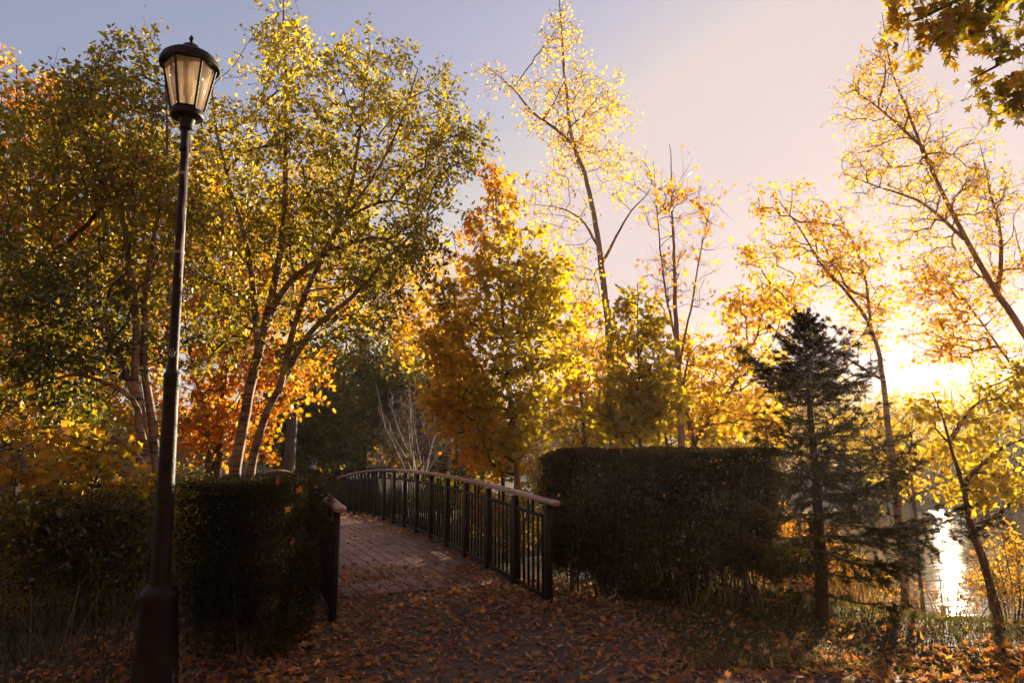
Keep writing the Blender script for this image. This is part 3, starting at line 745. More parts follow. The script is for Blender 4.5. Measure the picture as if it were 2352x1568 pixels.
# ------------------------------------------------------------------ spruce
def spruce(name, label, px, Y, top_py, base_py, seed):
    r = np.random.default_rng(seed)
    b = W(px, base_py, Y); b[2] = gz(b[0], b[1]) - .03
    t = W(1846, top_py, Y)
    root = thing(name, label, 'tree', tuple(b))
    C = resample(np.array([b, b * .66 + t * .34 + [.02, 0, 0], b * .33 + t * .67, t]), .12)
    H = t[2] - b[2]
    rad = .062 * (1 - np.linspace(0, 1, len(C))) + .005
    V0, F0 = sweep(C, rad, 10)
    A, B, ra, rb = [], [], [], []
    NA, ND = [], []
    z = .30
    while z < H * .985:
        f = z / H
        ctr = b + (t - b) * f
        # branch reach: bare near the foot, broad low, narrowing to a point, a thin stretch at two thirds
        reach = float(np.interp(f, [0, .1, .22, .35, .5, .6, .66, .72, .8, .9, 1.0], [.5, .66, 1.08, 1.0, .78, .60, .42, .66, .44, .19, .03]))
        nb = int(r.integers(5, 7)) if f > .15 else 4
        off = r.uniform(0, 6.28)
        for k in range(nb):
            az = off + k * 6.283 / nb + r.normal(0, .35)
            L = reach * r.uniform(.5, 1.18) * (1.25 if math.cos(az) > .2 and f < .48 else 1)
            n = max(4, int(L / .09))
            sl = -.16 + .75 * f + r.normal(0, .10)       # lower ones droop, top ones rise
            s = np.linspace(0, 1, n + 1)
            P = ctr + np.stack([np.cos(az) * s * L, np.sin(az) * s * L, s * L * sl + .20 * L * s ** 2 * (.4 + .6 * f) - .08 * L * np.sin(s * 3.1)], 1)
            rr = np.maximum(.012 * (1 - f * .6) * (1 - s) + .003, .0025)
            A.append(P[:-1]); B.append(P[1:]); ra.append(rr[:-1]); rb.append(rr[1:])
            bare = f < .2
            dirb = (P[-1] - P[0]) / L
            perp = np.array([-math.sin(az), math.cos(az), 0])
            for i in range(1, n + 1):
                if s[i] < (.55 if bare else (.34 if f < .62 else .12)) and r.random() < (.9 if bare else .45): continue
                for sd in (-1, 1):
                    l2 = (.36 * (1 - s[i]) + .12) * min(1, L * 1.3) * r.uniform(.7, 1.2)
                    d2 = dirb * .75 + perp * sd * r.uniform(.5, .95) + np.array([0, 0, r.normal(-.22, .2)])
                    d2 /= np.linalg.norm(d2)
                    e = P[i] + d2 * l2
                    A.append(P[i][None]); B.append(e[None]); ra.append(np.array([.003])); rb.append(np.array([.0018]))
                    m = max(5, int(l2 / .0085))
                    q = r.random(m)[:, None]
                    NA.append(P[i] + d2 * l2 * q); ND.append(np.repeat(d2[None], m, 0))
                    # a third order
                    for _ in range(3):
                        q0 = r.uniform(.3, .9); p3 = P[i] + d2 * l2 * q0
                        d3 = d2 + r.normal(0, .55, 3); d3[2] -= .3; d3 /= np.linalg.norm(d3); l3 = l2 * .45
                        A.append(p3[None]); B.append((p3 + d3 * l3)[None]); ra.append(np.array([.002])); rb.append(np.array([.0015]))
                        m = max(4, int(l3 / .008)); q = r.random(m)[:, None]
                        NA.append(p3 + d3 * l3 * q); ND.append(np.repeat(d3[None], m, 0))
            NA.append(P[n // 2:]); ND.append(np.repeat(dirb[None], n + 1 - n // 2, 0))
        z += r.uniform(.11, .21) if f < .62 else r.uniform(.085, .13) * (1.0 - .35 * f)
    q = np.linspace(.86, 1, 60)[:, None]
    NA.append(b + (t - b) * q); ND.append(np.repeat(np.array([[0, 0, 1.0]]), 60, 0))
    for k in range(7):
        q0 = r.uniform(.86, .97); p3 = b + (t - b) * q0; az = k * 1.9; d3 = np.array([math.cos(az) * .7, math.sin(az) * .7, .75]); l3 = (1.01 - q0) * 1.5 + .05
        A.append(p3[None]); B.append((p3 + d3 * l3)[None]); ra.append(np.array([.003])); rb.append(np.array([.0015]))
        m = 22; NA.append(p3 + d3 * l3 * r.random(m)[:, None]); ND.append(np.repeat(d3[None], m, 0))
    P = np.concatenate(NA); D = np.concatenate(ND)
    V1, F1 = frusta(np.concatenate(A), np.concatenate(B), np.concatenate(ra), np.concatenate(rb), 4)
    mesh_np('trunk', np.concatenate([V0, V1]), [np.concatenate([F0, F1 + len(V0)])], None, root, origin=b, smooth=True, mats=[M['bark_dark'], M['twig']],
            matidx=np.concatenate([np.zeros(len(F0), int), np.ones(len(F1), int)]))
    P = np.repeat(P, 3, 0); D = np.repeat(D, 3, 0)
    ax = D * .8 + r.normal(0, .55, P.shape); ax[:, 2] += .12
    T = (np.array([(-.08, 0, 0), (.08, 0, 0), (0, 1, 0)], float), np.array([(0, 1, 2)]))
    V, F, k = place_leaves(T, P + r.normal(0, .006, P.shape), ax, r.normal(0, 1, P.shape), .032 * r.uniform(.7, 1.3, len(P)), .1, r)
    c = pick_colors(r, P, [(.030, .025, .006), (.05, .042, .009), (.095, .078, .017)], 2.0)
    mesh_np('crown', V, [F], M['needle'], root, col=np.repeat(c, k, 0), origin=b)
    return root
spruce('spruce_tree', 'small dark spruce with drooping tiers standing right of the clipped hedge', 1890, 6.75, 712, 1425, 201)

# ------------------------------------------------------------------ clipped hedges
def hedge(name, label, corner, ux, lx, ly, h0, h1, seed, dens=9000, blade=.021, gap=0.0, taper=.10, nstem=26, cat='hedge', group=None, stemr=.012, coreN=9000):
    """box of yew: corner is the near left foot, ux runs along the front"""
    r = np.random.default_rng(seed)
    ux = np.array([ux[0], ux[1], 0.0]); ux /= np.linalg.norm(ux); uy = np.array([-ux[1], ux[0], 0])
    c0 = np.array([corner[0], corner[1], 0.0])
    root = thing(name, label, cat, (c0[0], c0[1], gz(c0[0], c0[1])), 0, group)
    org = np.array(root.location)
    cl = [Clump(r, 5.0), Clump(r, 2.2), Clump(r, 11)]
    def topz(a): return h0 + (h1 - h0) * np.clip(a / lx * 6 + .5, 0, 1)
    areas = np.array([lx * h1, lx * h1, ly * h1, ly * h1, lx * ly]); n = (areas * dens).astype(int)
    PP = []; NN = []
    for fi in range(5):
        a = r.random(n[fi]); b = r.random(n[fi])
        if fi == 0: X = a * lx; Y = np.zeros_like(a); Z = b; nv = -uy
        if fi == 1: X = a * lx; Y = np.full_like(a, ly); Z = b; nv = uy
        if fi == 2: X = np.zeros_like(a); Y = a * ly; Z = b; nv = -ux
        if fi == 3: X = np.full_like(a, lx); Y = a * ly; Z = b; nv = ux
        if fi == 4: X = a * lx; Y = b * ly; Z = np.ones_like(a); nv = np.array([0, 0, 1.0])
        PP.append(np.stack([X, Y, Z], 1)); NN.append(np.repeat(nv[None], len(a), 0))
    Q = np.concatenate(PP); Nn = np.concatenate(NN)
    # clipped sides lean in toward the foot
    f = (1 - Q[:, 2]) ** 1.5
    X = lx / 2 + (Q[:, 0] - lx / 2) * (1 - taper * f * 1.0); Y = ly / 2 + (Q[:, 1] - ly / 2) * (1 - taper * f)
    # soft corners
    rx_ = np.abs(Q[:, 0] / lx - .5) * 2; ry_ = np.abs(Q[:, 1] / ly - .5) * 2
    Z = Q[:, 2] * topz(Q[:, 0]) - .03 * (np.maximum(rx_, ry_) ** 20) * (Q[:, 2] > .9)
    P = c0 + X[:, None] * ux + Y[:, None] * uy
    P[:, 2] = Z
    P = P + Nn * np.where(np.abs(Nn[:, 2:3]) > .5, .45, 1) * ((cl[0](P) - .5) * .06 + (cl[1](P) - .5) * .10 + (cl[2](P) - .5) * .06 + np.where(r.random(len(P)) < .02, r.uniform(.02, .09, len(P)), 0))[:, None]
    P = P - Nn * np.abs(r.normal(0, .045, len(P)))[:, None]
    P[:, 2] += hgt(P[:, 0], P[:, 1]) * (1 - Q[:, 2])
    if gap:
        zrel = Q[:, 2]
        keep = r.random(len(P)) < np.clip(sst(-.05, gap, zrel + (cl[1](P) - .5) * .45 + (cl[2](P) - .5) * .3) + .04, 0, 1)
        P, Nn = P[keep], Nn[keep]
    ax = Nn * .55 + r.normal(0, .65, P.shape) + np.array([0, 0, .25])
    V, F, k = place_leaves(T_NEEDLE, P, ax, r.normal(0, 1, P.shape), blade * r.uniform(.6, 1.35, len(P)), .2, r)
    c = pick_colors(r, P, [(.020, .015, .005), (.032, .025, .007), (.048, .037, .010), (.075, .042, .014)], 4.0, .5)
    # inner sprays
    m = int(coreN)
    q = r.random((m, 3)); pz = q[:, 2]
    Pi = c0 + (.06 + q[:, 0:1] * (lx - .12)) * ux + (.06 + q[:, 1:2] * (ly - .12)) * uy
    Pi[:, 2] = pz * (topz(q[:, 0] * lx) - .05) + hgt(Pi[:, 0], Pi[:, 1]) * (1 - pz)
    if gap:
        keep = r.random(m) < np.clip(sst(.02, gap, pz + (cl[1](Pi) - .5) * .5) + .03, 0, 1); Pi = Pi[keep]
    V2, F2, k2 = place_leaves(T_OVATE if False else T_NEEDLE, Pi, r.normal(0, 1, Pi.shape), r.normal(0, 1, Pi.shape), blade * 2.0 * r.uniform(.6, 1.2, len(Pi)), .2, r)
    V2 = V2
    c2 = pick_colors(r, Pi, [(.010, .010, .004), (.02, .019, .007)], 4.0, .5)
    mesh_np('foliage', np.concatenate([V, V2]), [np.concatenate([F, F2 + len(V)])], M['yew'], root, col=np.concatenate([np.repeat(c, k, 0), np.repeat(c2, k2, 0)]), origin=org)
    mb = MB()
    for _ in range(nstem):
        a0 = r.uniform(.26, .74) * lx if lx < 1 else r.uniform(.1, .9) * lx; b0 = r.uniform(.25, .75) * ly
        p = c0 + a0 * ux + b0 * uy; p[2] = gz(p[0], p[1]) - .02
        for _ in range(3):
            e = c0 + np.clip(a0 + r.normal(0, .22), .16, lx - .16) * ux + np.clip(b0 + r.normal(0, .2), .18, ly - .18) * uy
            e[2] = p[2] + h1 * r.uniform(.6, .92)
            mid = p * .55 + e * .45 + np.array([*(r.normal(0, .06, 2)), .05])
            C = resample(np.array([p, mid, e]), .15)
            mb.tube(C, np.linspace(stemr * r.uniform(.6, 1.2), .004, len(C)), 5)
    mb.build('stems', M['bark'], root, origin=org, smooth=True)
    return root

hedge('clipped_hedge', 'dark clipped yew hedge between the lamp post and the left handrail end', (-2.30, 4.75), (1, .04), .72, 1.75, 1.355, 1.35, 301, gap=.10, taper=.16, nstem=12, coreN=42000)
hedge('clipped_hedge', 'wide dark clipped yew hedge between the right handrail end and the spruce', (.25, 7.5), (1, -.30), 2.47, .95, 1.45, 1.60, 302, gap=.12, taper=.06, nstem=30, coreN=70000)
hb = W(770, 1090, 26)
hedge('clipped_hedge', 'distant dark clipped hedge beyond the far end of the bridge', (hb[0], 25.5), (1, .1), 5.6, 1.2, 1.0, 1.05, 303, dens=1500, blade=.07, taper=.03, nstem=5, coreN=6000)

# ------------------------------------------------------------------ footbridge
br_ang = math.atan2(BD[1], BD[0])
bridge = thing('footbridge', 'arched footbridge with paved deck, dark bar railings and wooden handrails', 'bridge', (P0[0], P0[1], 0), br_ang)
# local frame: x along the bridge, y to the left, z up
def pav_mat():
    m, nt, N, L = nodemat('deck_pavers')
    out = N('ShaderNodeOutputMaterial'); b = N('ShaderNodeBsdfPrincipled'); L(b.outputs[0], out.inputs[0])
    tc = N('ShaderNodeTexCoord'); mp = N('ShaderNodeMapping'); mp.inputs['Rotation'].default_value = (0, 0, R(-4))
    L(tc.outputs['Object'], mp.inputs[0])
    bt = N('ShaderNodeTexBrick'); L(mp.outputs[0], bt.inputs['Vector'])
    bt.inputs['Scale'].default_value = 1.0; bt.inputs['Brick Width'].default_value = .62; bt.inputs['Row Height'].default_value = .165
    bt.inputs['Mortar Size'].default_value = .010; bt.inputs['Mortar Smooth'].default_value = .3
    bt.inputs['Color1'].default_value = (.42, .29, .25, 1); bt.inputs['Color2'].default_value = (.33, .225, .195, 1); bt.inputs['Mortar'].default_value = (.03, .02, .016, 1)
    no = N('ShaderNodeTexNoise'); no.inputs['Scale'].default_value = 3.0; no.inputs['Detail'].default_value = 8; L(tc.outputs['Object'], no.inputs['Vector'])
    rp = N('ShaderNodeValToRGB'); rp.color_ramp.elements[0].position = .3; rp.color_ramp.elements[0].color = (.55, .5, .47, 1); rp.color_ramp.elements[1].position = .7; rp.color_ramp.elements[1].color = (1.1, 1.05, 1, 1)
    L(no.outputs['Fac'], rp.inputs[0])
    mx = N('ShaderNodeMix'); mx.data_type = 'RGBA'; mx.blend_type = 'MULTIPLY'; mx.inputs[0].default_value = 1
    L(bt.outputs['Color'], mx.inputs[6]); L(rp.outputs[0], mx.inputs[7]); L(mx.outputs[2], b.inputs['Base Color'])
    b.inputs['Roughness'].default_value = .62
    bp = N('ShaderNodeBump'); bp.inputs['Strength'].default_value = .6; bp.inputs['Distance'].default_value = .006; bp.invert = True
    L(bt.outputs['Fac'], bp.inputs['Height']); L(bp.outputs[0], b.inputs['Normal'])
    return m
M['pavers'] = pav_mat()
S0, S1 = 0.95, BL
ss = np.linspace(S0, S1, 40)
V = []; F = []
y0, y1 = -.10 + .02, BW + .10 - .02
for s in ss:
    z = deck_z(s)
    V += [(s, y0, z), (s, y1, z), (s, y1, z - .26), (s, y0, z - .26)]
for i in range(len(ss) - 1):
    for k in range(4):
        F.append((4*i+k, 4*i+(k+1) % 4, 4*i+4+(k+1) % 4, 4*i+4+k))
F.append((0, 3, 2, 1)); F.append(tuple(len(V) - 4 + k for k in range(4)))
mesh_np('deck', V, [np.array(F)[:, ::-1]], M['pavers'], bridge)
mb = MB(); mb.box((S0 - .012, BW / 2, deck_z(S0) - .03), (.02, BW + .1, .07)); mb.build('edge_strip', M['rail_iron'], bridge)
# steel edge curbs, girders
def railing(yv, full):
    out_y = -1 if yv < BW / 2 else 1
    RH = 1.03
    sl = np.linspace(0, BL, 70)
    def arc(zoff, y=yv): return np.stack([sl, np.full_like(sl, y), deck_z(sl) + zoff], 1)
    mb = MB()
    mb.tube(arc(RH - .165), .026, 4, sq=(.9, .9))          # upper flat rail
    mb.tube(arc(.075), .026, 4, sq=(.9, .9))               # lower flat rail
    rl = mb.build('railing', M['rail_iron'], bridge)
    mb = MB(); mb.tube(np.stack([sl, np.full_like(sl, yv + out_y * .035), deck_z(sl) - .06], 1), .10, 4, sq=(.45, 1.3))
    mb.build('edge_beam', M['rail_iron'], rl)
    # wooden handrail with its ends turned down a little
    e0 = np.array([[-.19, yv, deck_z(0) + RH - .020], [-.17, yv, deck_z(0) + RH - .008], [-.10, yv, deck_z(0) + RH]])
    e1 = np.array([[BL + .09, yv, deck_z(BL) + RH], [BL + .16, yv, deck_z(BL) + RH - .04]])
    C = np.concatenate([e0, arc(RH), e1])
    rad = np.full(len(C), .043); rad[0] = .037; rad[1] = .042; rad[-1] = .04
    mb = MB(); mb.tube(C, rad, 16, sq=(1.38, .54), sup=.55); mb.build('handrail', M['wood'], rl, smooth=True)
    nbay = 16; bay = BL / nbay
    proto = {}
    def bar(kind, s, w, d, z0, z1):
        key = (kind, round(z1 - z0, 3))
        if kind not in proto:
            m_ = MB(); m_.box((0, 0, .5 * (z1 - z0)), (d, w, z1 - z0))
            o = m_.build(kind if kind != 'short_bar' else 'short_bar', M['rail_iron'], rl); proto[kind] = o
            bv = o.modifiers.new('bevel', 'BEVEL'); bv.width = .003; bv.segments = 1
        else:
            o = proto[kind].copy(); COL.objects.link(o); o.parent = rl
        o.location = (s, yv, deck_z(s) + z0)
    stuff = MB()
    for i in range(nbay + 1):
        s = i * bay
        w = .045
        # a post is a pair of flat bars riveted together, foot plate below
        bar('post', s, .055, .08 if 0 < i < nbay else .10, -.12, RH - .04)
        if i == nbay: break
        for j in range(1, 7):
            sj = s + bay * j / 7
            if full: bar('baluster', sj, .022, .026, .09, RH - .175)
            else: stuff.box((sj, yv, deck_z(sj) + .09 + .403), (.022, .018, .805))
            if j in (3, 4):
                if full: bar('short_bar', sj, .022, .03, RH - .15, RH - .035)
                else: stuff.box((sj, yv, deck_z(sj) + RH - .095), (.03, .018, .11))
    if not full:
        o = stuff.build('balusters', M['rail_iron'], rl); o['kind'] = 'stuff'
    return rl
railing(0.0, True)
railing(BW, False)
mb = MB()
for s_ in (2.6, BL - 2.0):
    mb.box((s_, BW / 2, -1.2), (.5, BW + .3, 2.0))
mb.build('abutment', M['concrete'], bridge)
for yy in (.25, BW - .25):
    mb = MB(); mb.tube(np.stack([ss, np.full_like(ss, yy), deck_z(ss) - .40], 1), .18, 4, sq=(.5, 1.0)); mb.build('girder', M['rail_iron'], bridge)

# ------------------------------------------------------------------ street lamp (near)
def glass_mat():
    m, nt, N, L = nodemat('dusty_lamp_glass')
    out = N('ShaderNodeOutputMaterial')
    tr = N('ShaderNodeBsdfTransparent'); tr.inputs[0].default_value = (1, .97, .92, 1)
    df = N('ShaderNodeBsdfTranslucent'); df.inputs[0].default_value = (.92, .80, .62, 1)
    d2 = N('ShaderNodeBsdfDiffuse'); d2.inputs[0].default_value = (.62, .54, .44, 1)
    gl = N('ShaderNodeBsdfGlossy'); gl.inputs['Roughness'].default_value = .12; gl.inputs['Color'].default_value = (1, 1, 1, 1)
    tc = N('ShaderNodeTexCoord'); no = N('ShaderNodeTexNoise'); no.inputs['Scale'].default_value = 7; no.inputs['Detail'].default_value = 6
    L(tc.outputs['Object'], no.inputs['Vector'])
    mr = N('ShaderNodeMapRange'); mr.inputs[1].default_value = .3; mr.inputs[2].default_value = .7; mr.inputs[3].default_value = .28; mr.inputs[4].default_value = .62
    L(no.outputs['Fac'], mr.inputs[0])
    m0 = N('ShaderNodeMixShader'); m0.inputs[0].default_value = .4; L(df.outputs[0], m0.inputs[1]); L(d2.outputs[0], m0.inputs[2])
    m1 = N('ShaderNodeMixShader'); L(mr.outputs[0], m1.inputs[0]); L(tr.outputs[0], m1.inputs[1]); L(m0.outputs[0], m1.inputs[2])
    m2 = N('ShaderNodeMixShader'); m2.inputs[0].default_value = .06; L(m1.outputs[0], m2.inputs[1]); L(gl.outputs[0], m2.inputs[2])
    L(m2.outputs[0], out.inputs[0])
    return m
M['glass'] = glass_mat()
M['white_paint'] = pmat('white_marker_paint', (.55, .5, .42), .7, .1)
M['bulb'] = pmat('frosted_bulb', (.75, .62, .40), .4, .1)
M['galv'] = pmat('worn_grey_metal', (.22, .19, .17), .45, .3, 20, metal=.4)

LY = 4.65
lb = W(357, 1556, LY); lz = gz(lb[0], lb[1])
lb[2] = lz
lt = W(440, 86, LY)
Hh = lt[2] - lz
lean = (lt[0] - lb[0]) / Hh
lamp = thing('street_lamp', 'tall dark iron lamp post with a tapered six-sided lantern, beside the near left hedge', 'street lamp', (lb[0], lb[1], lz))
lamp.rotation_euler = (0, math.atan(lean), 0)
def LH(py):   # height on the post for a row of the picture
    return float(W(400, py, LY)[2] - lz)
def LR(w_px, py):   # radius for a width in the picture
    p = W(400, py, LY); zc = p[1] * CP + (p[2] - EYE) * SP
    return .5 * .905 * w_px / FPX * zc
prof = [(LR(112, 1552), -.04), (LR(110, 1550), .03), (LR(107, 1530), LH(1540)), (LR(87, 1375), LH(1378)), (LR(93, 1365), LH(1370)), (LR(93, 1358), LH(1360)), (LR(80, 1350), LH(1350)), (LR(62, 1345), LH(1342))]
mb = MB(); mb.lathe(prof, 8, rot=math.pi / 8); mb.build('plinth', M['iron'], lamp)
prof = [(LR(61, 1340), LH(1346)), (LR(57, 1330), LH(1330)), (LR(50, 1150), LH(1150)), (LR(43, 900), LH(900)), (LR(43, 888), LH(889)), (LR(47, 885), LH(886)), (LR(48, 872), LH(874)), (LR(45, 868), LH(868)), (LR(49, 864), LH(864)),
        (LR(46, 858), LH(858)), (LR(33, 850), LH(852)), (LR(30, 845), LH(845)), (LR(28, 640), LH(640)), (LR(26, 480), LH(480)), (LR(28, 478), LH(478)), (LR(26, 474), LH(474)), (LR(25, 350), LH(350)), (LR(33, 346), LH(347)), (LR(33, 335), LH(337)), (LR(28, 332), LH(332)),
        (LR(28, 300), LH(300)), (LR(32, 296), LH(297)), (LR(32, 288), LH(289)), (LR(40, 275), LH(276)), (LR(76, 268), LH(270)), (LR(80, 262), LH(265)), (LR(78, 256), LH(259)), (LR(66, 252), LH(254))]
prof = [(q_ * (.84 if i_ < 21 else 1), z_) for i_, (q_, z_) in enumerate(prof)]
mb = MB(); mb.lathe(prof, 24); mb.build('post', M['iron'], lamp, smooth=True)
# lantern
zb, zt = LH(255), LH(152)
rb_, rt_ = LR(76, 250), LR(122, 150)
n6 = 6; off = math.radians(22)
def hexp(r, z, k): return np.array([r * math.cos(off + k * math.pi / 3), r * math.sin(off + k * math.pi / 3), z])
lan = MB()
for k in range(6):
    lan.tube(np.array([hexp(rb_, zb, k), hexp((rb_ + rt_) / 2, (zb + zt) / 2, k), hexp(rt_, zt, k)]), .0095, 6)
for rr, zz, th in ((rb_, zb, .010), (rt_, zt, .012)):
    for k in range(6):
        lan.tube(np.array([hexp(rr, zz, k), hexp(rr, zz, k + 1)]), th, 6)
lant = lan.build('lantern_frame', M['iron'], lamp, smooth=True)
for k in range(6):
    a, b_, c_, d_ = hexp(rb_ - .004, zb + .005, k), hexp(rb_ - .004, zb + .005, k + 1), hexp(rt_ - .006, zt - .005, k + 1), hexp(rt_ - .006, zt - .005, k)
    nrm = np.cross(b_ - a, d_ - a); nrm /= np.linalg.norm(nrm)
    Vp = np.array([a, b_, c_, d_, a - nrm * .003, b_ - nrm * .003, c_ - nrm * .003, d_ - nrm * .003])
    g = MB(); g.add(Vp, [(0, 1, 2, 3), (7, 6, 5, 4), (0, 4, 5, 1), (1, 5, 6, 2), (2, 6, 7, 3), (3, 7, 4, 0)])
    g.build('pane', M['glass'], lant)
mb = MB(); mb.lathe([(.015, zb - .02), (.02, zb + .10), (.035, zb + .13), (.036, zb + .24), (.03, zb + .30), (.01, zb + .33)], 14); mb.build('bulb', M['bulb'], lant, smooth=True)
rw = LR(141, 140)
mb = MB(); mb.lathe([(rt_ * .9, zt - .005), (rw, zt - .012), (rw * 1.01, zt + .006), (rw * .99, zt + .022), (rw * .93, zt + .034), (rw * .94, zt + .045), (rw * .78, zt + .075), (rw * .45, zt + .115), (rw * .36, zt + .122), (rw * .37, zt + .134), (rw * .30, zt + .146),
    (rw * .26, zt + .16), (rw * .14, zt + .175), (.012, zt + .185), (.010, zt + .205), (.017, zt + .215), (.015, zt + .23), (.004, zt + .25)], 28)
mb.build('lantern_roof', M['iron'], lamp, smooth=True)
# conduit strapped to the upper post
zs = np.linspace(LH(640), LH(305), 14); az = R(-42)
rc = np.interp(zs, [LH(640), LH(480), LH(300)], [LR(23.5, 640), LR(22, 480), LR(24, 300)]) + .006
C = np.stack([rc * math.cos(az), rc * math.sin(az), zs], 1)
C[:, :2] += np.array([[.004 * math.sin(i * 1.9), 0] for i in range(len(zs))])
mb = MB(); mb.tube(C, .008, 8); mb.build('cable', M['galv'], lamp, smooth=True)
for zz in (LH(580), LH(400)):
    rr = float(np.interp(zz, [LH(640), LH(480), LH(300)], [LR(23.5, 640), LR(22, 480), LR(24, 300)]))
    mb = MB(); mb.lathe([(rr + .0015, zz - .010), (rr + .004, zz - .009), (rr + .004, zz + .009), (rr + .0015, zz + .010)], 24)
    mb.build('clamp', M['galv'], lamp, smooth=True)
# small white hand-drawn mark: a loop over a heart-like bow with a bar below
def mark_pt(dx, dz):
    zz = LH(815) + dz; rr = LR(25.2, 815) + .0025
    a = math.radians(-90 + 12) + dx / rr
    return np.array([rr * math.cos(a), rr * math.sin(a), zz])
mk = MB()
mk.tube(np.array([mark_pt(.011 * math.sin(t) - .002, .026 + .012 * math.cos(t)) for t in np.linspace(0, 6.283, 18)]), .0018, 5)
mk.tube(np.array([mark_pt(x, z) for x, z in [(-.010, .019), (-.018, .010), (-.020, .0), (-.016, -.006), (-.008, -.001), (0, .008), (.008, .004), (.016, .0)]]), .0018, 5)
mk.tube(np.array([mark_pt(x, z) for x, z in [(.012, .0), (.016, .012), (.022, .018)]]), .002, 5)
mk.tube(np.array([mark_pt(x, -.006) for x in np.linspace(-.018, .018, 8)]), .0022, 5)
mk.tube(np.array([mark_pt(x, -.015) for x in np.linspace(-.014, .016, 8)]), .0022, 5)
mk.build('painted_mark', M['white_paint'], lamp)

# ------------------------------------------------------------------ lamp across the water
fb = W(2212, 1112, 54); fz = gz(fb[0], fb[1]); ft = W(2210, 1010, 54)
fl = thing('street_lamp', 'distant lamp on the far bank carrying a small green and white banner', 'street lamp', (fb[0], fb[1], fz))
Hf = ft[2] - fz
mb = MB(); mb.lathe([(.16, -.05), (.15, .5), (.09, .55), (.07, 1.5), (.055, Hf - .75), (.20, Hf - .72), (.20, Hf - .68)], 10); mb.build('post', M['iron'], fl, smooth=True)
mb = MB(); mb.lathe([(.15, Hf - .68), (.25, Hf - .28)], 6); mb.build('lantern_glass', pmat('milky_glass', (.7, .65, .6), .3, .1), fl)
mb = MB(); mb.lathe([(.31, Hf - .28), (.30, Hf - .22), (.12, Hf - .08), (.03, Hf)], 6); mb.build('lantern_roof', M['iron'], fl)
mb = MB(); mb.box((-.36, 0, Hf - 1.75), (.46, .015, .95)); ban = mb.build('banner', pmat('green_cloth', (.20, .36, .16), .8, .3, 5), fl)
mb = MB(); mb.box((-.36, -.012, Hf - 1.42), (.44, .006, .26)); mb.build('banner_top', pmat('pale_cloth', (.60, .60, .62), .8, .2, 9), ban)
mb = MB(); mb.box((-.36, -.012, Hf - 2.12), (.44, .006, .14)); mb.build('banner_foot', pmat('pale_cloth_foot', (.55, .55, .6), .8, .2, 9), ban)
mb = MB(); mb.box((-.3, 0, Hf - 1.26), (.6, .03, .03)); mb.box((-.3, 0, Hf - 2.24), (.6, .03, .03)); mb.build('banner_arm', M['iron'], fl)
# ------------------------------------------------------------------ ground, path, water
def axis_vals(lo, hi, f0, f1, fine, coarse):
    a = list(np.arange(f0, f1 + 1e-6, fine))
    v = f1; st = fine
    while v < hi:
        st = min(st * 1.25, coarse); v += st; a.append(min(v, hi))
    v = f0; st = fine; b = []
    while v > lo:
        st = min(st * 1.25, coarse); v -= st; b.append(max(v, lo))
    return np.array(sorted(set(np.round(b + a, 4))))

def ground_mat():
    m, nt, N, L = nodemat('leafy_soil')
    out = N('ShaderNodeOutputMaterial'); b = N('ShaderNodeBsdfPrincipled'); L(b.outputs[0], out.inputs[0])
    tc = N('ShaderNodeTexCoord')
    n1 = N('ShaderNodeTexNoise'); n1.inputs['Scale'].default_value = .7; n1.inputs['Detail'].default_value = 6; L(tc.outputs['Object'], n1.inputs['Vector'])
    n2 = N('ShaderNodeTexVoronoi'); n2.inputs['Scale'].default_value = 16; L(tc.outputs['Object'], n2.inputs['Vector'])
    r1 = N('ShaderNodeValToRGB'); e = r1.color_ramp.elements
    e[0].position = .4; e[0].color = (.028, .034, .012, 1); e[1].position = .6; e[1].color = (.075, .046, .024, 1)
    L(n1.outputs['Fac'], r1.inputs[0])
    r2 = N('ShaderNodeValToRGB'); e = r2.color_ramp.elements
    e[0].position = 0; e[0].color = (.5, .5, .5, 1); e[1].position = 1; e[1].color = (1.7, 1.4, 1.1, 1)
    sp = N('ShaderNodeSeparateColor'); L(n2.outputs['Color'], sp.inputs[0]); L(sp.outputs[0], r2.inputs[0])
    mx = N('ShaderNodeMix'); mx.data_type = 'RGBA'; mx.blend_type = 'MULTIPLY'; mx.inputs[0].default_value = 1
    L(r1.outputs[0], mx.inputs[6]); L(r2.outputs[0], mx.inputs[7]); L(mx.outputs[2], b.inputs['Base Color'])
    b.inputs['Roughness'].default_value = .9
    bp = N('ShaderNodeBump'); bp.inputs['Strength'].default_value = .7; bp.inputs['Distance'].default_value = .03
    L(n2.outputs['Distance'], bp.inputs['Height']); L(bp.outputs[0], b.inputs['Normal'])
    return m
xs = axis_vals(-110, 150, -13, 16, .22, 6); ys = axis_vals(-40, 150, -3, 24, .22, 6)
X, Y = np.meshgrid(xs, ys)
Z = hgt(X.ravel(), Y.ravel())
nx, ny = len(xs), len(ys)
i, j = np.meshgrid(np.arange(nx - 1), np.arange(ny - 1)); q = (j * nx + i).ravel()
o = mesh_np('ground', np.stack([X.ravel(), Y.ravel(), Z], 1), [np.stack([q, q + 1, q + nx + 1, q + nx], 1)], ground_mat(), smooth=True); o['kind'] = 'structure'

